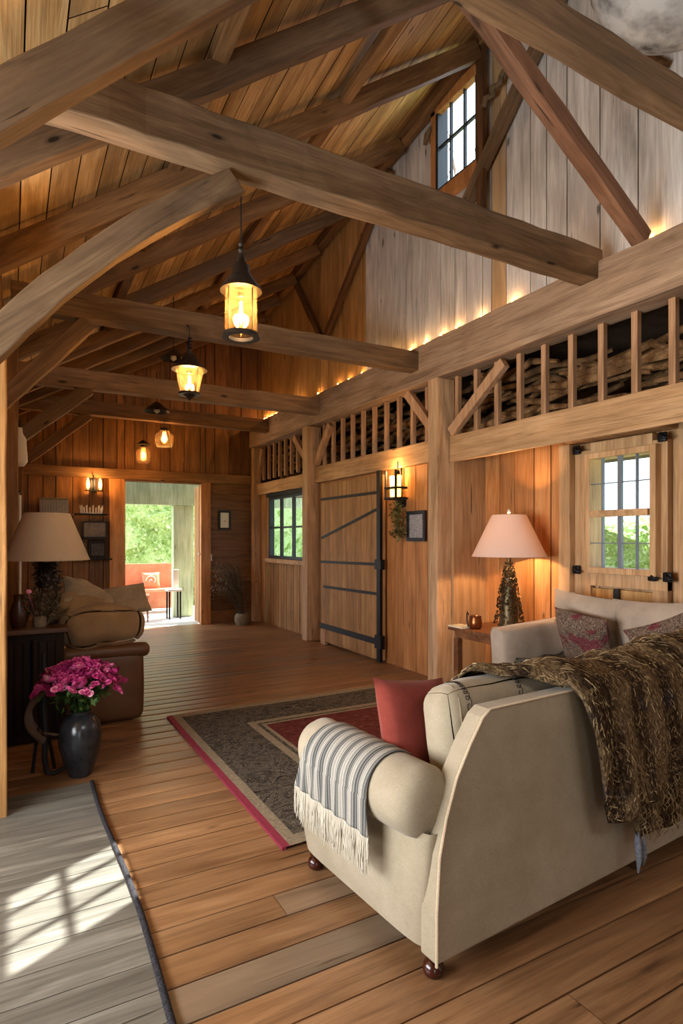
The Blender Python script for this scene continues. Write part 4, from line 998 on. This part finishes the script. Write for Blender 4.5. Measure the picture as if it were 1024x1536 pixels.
# ------------------------------------------------------------------ left side furniture
e=empty('dresser',(.11,5.12,0),0,'dark beadboard dresser under the taupe lamp at the left','cabinet')
mb=MB(); mb.box((-.15,-.22,0),(.24,.25,.80))
mb.build('body',M['dresser'],e,bevel=.004)
mb=MB()
for k in range(7): x=-.14+k*.053; mb.box((x,-.232,.08),(x+.047,-.215,.74),R.random())
mb.build('beadboard_panel',M['dresser'],e,bevel=.003)
mb=MB(); mb.box((-.162,-.26,.80),(.27,.27,.835),.4); mb.build('tabletop',M['dresser_top'],e,bevel=.006)
mb=MB(); mb.lathe([(.018,0),(.024,.1),(.014,.2),(.024,.3),(.016,.45),(.026,.6),(.018,.7)],(.04,-.245,.06),12); mb.build('turned_column',M['dresser'],e,smooth=60)
e=empty('table_lamp',(.25,5.20,.835),0,'unlit table lamp with wide taupe shade at the left','lamp')
mb=MB(); mb.lathe([(0,0),(.09,0),(.09,.03),(.07,.06),(.075,.3),(.065,.5),(.03,.53),(0,.55)],n=20); mb.build('base',M['dresser'],e,smooth=50)
mb=MB(); rr=random.Random(71)
for k in range(700):
    t=rr.random(); a=rr.random()*6.3; r_=.075+.02*rr.random(); mb.leaf((r_*math.cos(a),r_*math.sin(a),.03+.48*t),.035,rr=rr)
mb.build('moss_wrap',M['dry'],e)
mb=MB(); mb.tube([(0,0,.5),(0,0,.86)],.006,6); mb.lathe([(0,.50),(.02,.51),(.02,.56),(0,.57)],(-.06,-.02,0),10); mb.tube([(-.1,-.02,.535),(.0,-.02,.535)],.012,8); mb.build('switch_socket',M['iron'],e)
shade(.31,.165,.50,.865,M['shade_off'],e)
mb=MB()
for (bx0,by0) in ((.02,4.98),): pass
e=empty('dried_bouquet',(.19,5.03,.835),0,'dried flower bouquet with one pink bloom on the dresser','flowers')
mb=MB(); rr=random.Random(81)
for k in range(90):
    a=rr.random()*6.3; L=rr.uniform(.12,.30); s_=rr.uniform(.02,.14); mb.tube([(rr.gauss(0,.012),rr.gauss(0,.012),.0),(s_*.5*math.cos(a),s_*.5*math.sin(a),L*.6),(s_*math.cos(a),s_*math.sin(a),L)],.0015,3,rr.random(),caps=False)
    for j in range(6): mb.leaf((s_*math.cos(a)+rr.gauss(0,.012),s_*math.sin(a)+rr.gauss(0,.012),L-rr.random()*.06),.02,rr=rr)
for k in range(120):
    a=rr.uniform(-.5,.6); s_=rr.uniform(.05,.17); mb.tube([(.04,0,0),(.04+s_*.6*math.cos(a),s_*math.sin(a)*.5,.08),(.06+s_*math.cos(a),s_*math.sin(a),.04+rr.random()*.12)],.0015,3,.9,caps=False)
mb.build('dried_stems',M['dry'],e)
mb=MB(); mb.lathe([(0,0),(.018,.008),(.022,.02),(.014,.034),(0,.036)],(-.075,-.04,.25),12,.9); mb.tube([(0,0,0),(-.04,-.02,.14),(-.075,-.04,.255)],.002,4); mb.build('pink_bloom',M['petal'],e,smooth=180)
mb=MB(); mb.lathe([(0,0),(.045,0),(.05,.06),(.04,.08),(0,.07)],n=16); mb.build('pot',M['basket'],e,smooth=50)
e=empty('jug',(.05,5.02,.835),0,'dark brown jug at the left end of the dresser','jug')
mb=MB(); mb.lathe([(0,0),(.045,0),(.06,.05),(.062,.12),(.035,.19),(.032,.23),(.038,.25),(0,.245)],n=20); mb.build('body',plain('brown_glaze','#3a2012',.3),e,smooth=60); mb=MB(); mb.tube([(.035,0,.22),(.075,0,.2),(.08,0,.13),(.058,0,.08)],.007,6); mb.build('handle',M['iron'],e)

# vase of pink flowers
e=empty('vase',(.385,4.10,0),0,'tall dark glazed floor vase holding the pink flowers','vase')
mb=MB(); mb.lathe([(0,0),(.068,0),(.072,.012),(.098,.08),(.125,.19),(.130,.26),(.118,.33),(.085,.375),(.062,.39),(.066,.405),(.055,.405),(.055,.38),(0,.36)],n=36); mb.build('body',M['vase'],e,smooth=60)
e=empty('bouquet',(.385,4.10,.39),0,'large bunch of bright pink flowers in the dark floor vase','flowers')
mb=MB(); rr=random.Random(91)
# blossom prototypes
def blossom(rn,size,seed):
    rr=random.Random(seed); m=MB()
    for ring,(n_,tilt,rad) in enumerate(((9,.25,1.0),(8,.7,.8),(6,1.1,.55),(4,1.35,.32))):
        for k in range(n_):
            a=2*PI*k/n_+ring*.4+rr.uniform(-.1,.1); ca,sa=math.cos(a),math.sin(a); L=size*rad*rr.uniform(.85,1.1); w=size*.42*rad+.003
            def P(l,s): 
                r_=l*math.cos(tilt); z=l*math.sin(tilt); return (r_*ca-s*sa,r_*sa+s*ca,z+.15*size*ring)
            m.add([P(0,0),P(L*.6,w),P(L,w*.6),P(L*1.05,0),P(L,-w*.6),P(L*.6,-w)],[(0,1,2,3),(0,3,4,5)],min(1,max(0,rn+rr.uniform(-.25,.25))))
    return m
def cluster(rn,seed):
    rr=random.Random(seed); m=MB()
    for k in range(5):
        b=blossom(rn+rr.uniform(-.15,.2),.021,seed*9+k); a=k*1.26+rr.random(); q=.022 if k else 0
        M_=Matrix.Translation((q*math.cos(a),q*math.sin(a),.008 if not k else 0))@Matrix.Rotation(rr.uniform(-.6,.6),4,'X')@Matrix.Rotation(rr.uniform(-.6,.6),4,'Y')
        o_=len(m.v); m.v+=[tuple(M_@Vector(p)) for p in b.v]; m.f+=[tuple(i_+o_ for i_ in f) for f in b.f]; m.m+=b.m; m.r+=b.r
    return m
protos=[cluster(rn,k+1).build('blossom_cluster',M['petal'],e) for k,rn in enumerate((.15,.35,.5,.7))]
cnt=0
for k in range(96):
    a=k*2.39996; t=math.sqrt((k+.5)/96); x=.25*t*math.cos(a); y_=.22*t*math.sin(a); z=.13+.18*math.sqrt(max(0,1-t*t))+rr.uniform(-.02,.02)
    o=protos[k%4] if k<4 else protos[k%4].copy()
    if k>=4: COL.objects.link(o); o.parent=e
    o.location=(x,y_,z); s_=rr.uniform(.9,1.3); o.scale=(s_,s_,s_); o.rotation_euler=(-y_*3.2+rr.uniform(-.2,.2),x*3.2+rr.uniform(-.2,.2),rr.random()*6)
for (x,y_,z,s_) in ((.0,-.2,.10,1.1),(-.09,-.19,.13,1.2),(-.10,-.17,.09,1.0)):
    pass
mb=MB()
for k in range(60):
    a=rr.random()*6.3; s_=rr.uniform(.05,.22); z=.17+rr.uniform(-.03,.08); mb.tube([(rr.gauss(0,.012),rr.gauss(0,.012),-.05),(s_*.35*math.cos(a),s_*.3*math.sin(a),.08),(s_*math.cos(a),s_*.85*math.sin(a),z)],.002,4,.3)
for k in range(420):
    a=rr.random()*6.3; s_=rr.uniform(.03,.23); mb.leaf((s_*math.cos(a),s_*.85*math.sin(a),.02+.15*(s_/.23)+rr.uniform(-.03,.1)),.05,rr=rr)
mb.build('foliage',M['leaf'],e)

# dark iron-legged stand with leather
e=empty('leather_stand',(.15,4.17,0),0,'dark iron stand with curved foot and worn leather saddle beside the vase','stand')
mb=MB(); mb.tube([(.03,0,.78),(.035,0,.6),(.03,0,.45),(.04,0,.3),(.035,0,.12),(.05,0,.02),(.09,-.01,.012),(.18,-.01,.05),(.20,-.01,.055)],[.012,.014,.02,.016,.018,.018,.014,.013,.008],8); mb.build('leg',M['iron_mat'],e,smooth=60)
mb=MB()
mb.grid(lambda u,v:(.06-.10*math.sin(PI*u)**.8*(1-.2*v)-.02*u,-.08+.16*v,.55-.30*u+.01*math.sin(v*9)),16,10); o=mb.build('leather_seat',M['burlap'],e,smooth=180); so=o.modifiers.new('s','SOLIDIFY'); so.thickness=.03
mb=MB(); mb.tube([(.03,-.02,.28),(.10,-.06,.27),(.18,-.09,.30),(.24,-.10,.36)],.008,6); mb.build('rope_loop',M['rope'],e)
mb=MB(); mb.tube([(0,.03,.30),(-.03,.1,.0)],[.012,.012],6); mb.tube([(.05,.03,.30),(.10,.12,.0)],[.012,.012],6); mb.build('rear_leg',M['iron_mat'],e)

# leather armchair seen from behind
e=empty('armchair',(.66,5.55,0),0,'brown leather armchair seen from behind beside the dresser','armchair')
mb=MB(); mb.rbox((0,-.42,.30),(.60,.14,.56),.05,.01,10); mb.build('back_panel',M['leather'],e,smooth=180)
mb=MB(); Mx=Matrix.Rotation(PI/2,4,'Y'); mb.lathe([(0,-.345),(.03,-.34),(.055,-.32),(.062,-.28),(.062,.28),(.055,.32),(.03,.34),(0,.345)],(0.01,-.44,.58),16,M=Mx); mb.build('back_roll',M['leather'],e,smooth=180)
for s_ in (-1,1): mb=MB(); mb.rbox((s_*.27,.0,.28),(.10,.80,.50),.05,0,8); mb.build('arm',M['leather'],e,smooth=180)
mb=MB(); mb.rbox((0,.05,.22),(.46,.74,.3),.06,.0,8); mb.build('seat',M['leather'],e,smooth=180)
for (sz,ps,rt,mt,lab) in (((.58,.42,.22),(.65,5.16,.775),(84,0,2),'tan_cloth','plump tan cushion on top of the armchair back'),
        ((.50,.34,.16),(.58,5.42,.98),(40,28,20),'linen','crumpled linen cushion tilted up behind the tan cushion'),
        ((.42,.30,.14),(.93,5.75,.93),(60,-6,10),'linen','pale linen cushion farthest right on the armchair'),
        ((.36,.26,.14),(.48,5.25,.93),(55,12,-10),'tan_cloth','small tan cushion beside the dried flowers')):
    Mx=Matrix.Translation(ps)@Matrix.Rotation(math.radians(rt[2]),4,'Z')@Matrix.Rotation(math.radians(rt[1]),4,'Y')@Matrix.Rotation(math.radians(rt[0]),4,'X')
    mb=MB()
    if lab.startswith('plump'): mb.rbox((0,0,0),(.60,.31,.24),.12,.03,18,None,wr=.03)
    else: mb.pillow(sz[0],sz[1],sz[2],Matrix.Identity(4),18,wr=.05)
    o=mb.build('cushion',M[mt],smooth=180); o.matrix_world=Mx; tag(o,lab,'cushion')

# ------------------------------------------------------------------ end wall items
YW=YE-.03
mb=MB(); mb.box((.30,YW-.2,1.86),(.86,YW,1.89),.4); tag(mb.build('wall_shelf',M['table_wood']),'wooden shelf under the white lidded box on the end wall','shelf')
for (z,lab,x0,x1) in ((1.885,'upper dark shelf below the lit left sconce',.82,1.36),(1.50,'middle dark shelf on the end wall',.98,1.34),(1.17,'lowest dark shelf on the end wall',.86,1.42)):
    mb=MB(); mb.box((x0,YW-.18,z-.012),(x1,YW,z+.012),.4); tag(mb.build('wall_shelf',M['dresser']),lab,'shelf','shelves on the end wall')
def slatbox(name,x,z,w,h,d,mat,lab,cat,y=YW-.10):
    e=empty(name,(x,y,z),0,lab,cat); bx((-w/2+.01,-d/2+.01,0),(w/2-.01,d/2-.01,h*.85),'body',mat,e); bx((-w/2,-d/2,h*.85),(w/2,d/2,h),'lid',mat,e)
    m=MB(); n=int(w/.022)
    for k in range(n+1): m.box((-w/2+.004+k*(w-.016)/n,-d/2,.01),(-w/2+.012+k*(w-.016)/n,-d/2+.012,h*.85),R.random())
    m.build('slats',M['white_old'],e); return e
slatbox('lidded_box',.58,1.89,.40,.24,.16,M['basket'],'white slatted lidded box on the far left wall shelf','box')
e=empty('crown_basket',(1.12,YW-.10,1.90),0,'white open wire basket under the left sconce','basket'); mb=MB()
for k in range(22): a=k*2*PI/22; mb.tube([(.16*math.cos(a),.06*math.sin(a),0),(.17*math.cos(a),.07*math.sin(a),.10+.03*(k%2))],.006,5)
mb.lathe([(.155,0),(.165,0),(.165,.012),(.155,.012)],n=24,M=Matrix.Diagonal((1,.4,1,1))); mb.build('wire_frame',M['white_old'],e)
e=empty('glass_case',(1.16,YW-.09,1.512),0,'dusty glass case on the middle dark shelf','case'); bx((-.17,-.07,0),(.17,.07,.26),'case_body',plain('dusty_brown_glass','#7a6248',.25,0,9,'#5a4430'),e); 
mb=MB()
for a,b in (((-.175,-.08,0),(.175,-.068,.02)),((-.175,-.08,.24),(.175,-.068,.26)),((-.175,-.08,0),(-.16,-.068,.26)),((.16,-.08,0),(.175,-.068,.26))): mb.box(a,b)
mb.build('frame',M['iron_mat'],e)
e=empty('black_lantern_box',(1.20,YW-.09,1.182),0,'dark framed box on the lowest end wall shelf','box'); bx((-.13,-.07,0),(.13,.07,.28),'body',M['dresser'],e); bx((-.09,-.075,.05),(.10,-.068,.24),'print',plain('dark_relief','#4b4238',.7,0,30,'#2a2420',.4),e)
e=empty('wall_sconce',(1.16,YW,2.16),0,'lit two-candle sconce on the far end wall left of the doorway','sconce')
bx((-.05,-.02,.08),(.05,0,.30),'backplate',M['iron'],e)
mb=MB(); mb.box((-.13,-.13,.10),(.13,-.05,.115)); mb.tube([(0,-.02,.14),(0,-.09,.12),(0,-.09,.30),(-.02,-.09,.36)],.01,6); mb.build('arm',M['iron'],e)
for x in (-.09,.09): 
    mb=MB(); mb.lathe([(0,0),(.02,.03),(.026,.09),(.012,.17),(0,.19)],(x,-.09,.12),12); mb.build('candle_bulb',M['flame'],e,smooth=180)
e=empty('picture_frame',(3.33,YW-.0,1.66),0,'small dark framed picture of a leaf on the end wall right of the doorway','picture')
mb=MB(); w,h=.115,.34
mb.box((-w,-.03,0),(-w+.035,0,h)); mb.box((w-.035,-.03,0),(w,0,h)); mb.box((-w+.035,-.03,0),(w-.035,0,.035)); mb.box((-w+.035,-.03,h-.035),(w-.035,0,h)); mb.build('frame',M['iron_mat'],e)
bx((-w+.035,-.015,.035),(w-.035,-.002,h-.035),'print',M['paper'],e)
mb=MB(); mb.add([(-.02,-.017,.15),(0,-.017,.165),(.03,-.017,.155),(.005,-.017,.14)],[(0,1,2,3)][::-1]); mb.build('leaf_motif',M['orange'],e)
e=empty('light_switch',(3.05,YW-.01,1.17),0,'white light switch on the end wall beside the door casing','switch'); bx((-.05,-.015,-.06),(.05,0,.06),'switch_plate',M['white_old'],e); bx((-.01,-.025,-.02),(.01,-.015,.02),'toggle',M['white'],e)
e=empty('dried_plant',(3.52,9.85,0),0,'tall feathery dried grass in a round basket in the far corner','plant')
mb=MB(); mb.lathe([(0,0),(.10,0),(.135,.07),(.13,.15),(.10,.20),(.09,.2),(.11,.14),(0,.1)],n=24); mb.build('basket',M['basket'],e,smooth=60)
mb=MB(); rr=random.Random(95)
for k in range(340):
    a=rr.gauss(PI,.75); L=rr.uniform(.45,1.0); s_=rr.uniform(.1,.5); x=s_*math.cos(a); y_=min(.2,s_*math.sin(a)*.5); pts=[(rr.gauss(0,.03),rr.gauss(0,.03),.1),(x*.35,y_*.4,.15+L*.5),(x*.8,y_*.8,.15+L*.85),(x*1.1,y_,.12+L*rr.uniform(.8,1.02))]
    mb.tube(pts,[.002,.002,.0018,.001],3,rr.random(),caps=False)
    for j in range(3): q=Vector(pts[3]); mb.leaf(q+Vector((rr.gauss(0,.03),rr.gauss(0,.02),rr.gauss(0,.04))),.03,rr=rr)
mb.build('dried_grass',M['dry'],e)

# ------------------------------------------------------------------ lights
def area(loc,rot,sx_,sy_,energy,color,name):
    l=bpy.data.lights.new(name,'AREA'); l.shape='RECTANGLE'; l.size=sx_; l.size_y=sy_; l.energy=energy; l.color=color
    o=bpy.data.objects.new(name,l); COL.objects.link(o); o.location=loc; o.rotation_euler=rot; return o
area((-1.68,2.3,1.4),(0,-PI/2-.5,0),1.35,2.8,260,(.97,.98,1.0),'daylight_aisle_window')
area((2.0,-2.66,4.1),(PI/2,0,0),1.5,.75,40,(.95,.97,1.0),'gable_fill_light')  # fill light added behind the camera to brighten the pale upper wall
sun=bpy.data.lights.new('sun','SUN'); sun.energy=30; sun.angle=math.radians(.27); sun.color=(1,.93,.82)
so_=bpy.data.objects.new('sun',sun); COL.objects.link(so_)
d=Vector((3.97,4.72,5.70))-Vector((.14,2.68,0)); so_.rotation_euler=d.to_track_quat('Z','Y').to_euler()
plight((LX,LY,LZ+.014+.83),115,(1,.58,.26),.04,'table_lamp_glow')
plight((W1-.16,5.62,2.26),17,(1,.55,.2),.04,'sconce_glow'); plight((1.16,YW-.2,2.40),16,(1,.5,.16),.04,'sconce_glow')
w=bpy.data.worlds.new('sky'); sc.world=w; w.use_nodes=True; nt=w.node_tree; bg=nt.nodes['Background']
bg.inputs[0].default_value=(.80,.90,1.0,1); bg.inputs[1].default_value=5

# ------------------------------------------------------------------ camera
cam=bpy.data.cameras.new('camera'); co_=bpy.data.objects.new('camera',cam); COL.objects.link(co_); sc.camera=co_
co_.location=(0,0,CAMH); co_.rotation_euler=(PI/2,0,-TH)
cam.sensor_fit='HORIZONTAL'; cam.sensor_width=36; cam.lens=36*887/1024; cam.shift_y=40/1024; cam.clip_start=.02
sc.view_settings.view_transform='Standard'; sc.view_settings.look='None'; sc.view_settings.exposure=-0.13; sc.view_settings.gamma=1; sc.view_settings.use_curve_mapping=False
sc.cycles.use_denoising=True
try: sc.cycles.denoiser='OPENIMAGEDENOISE'
except Exception: pass
sc.cycles.max_bounces=8; sc.cycles.transparent_max_bounces=12; sc.cycles.sample_clamp_indirect=6; sc.cycles.caustics_reflective=False; sc.cycles.caustics_refractive=False
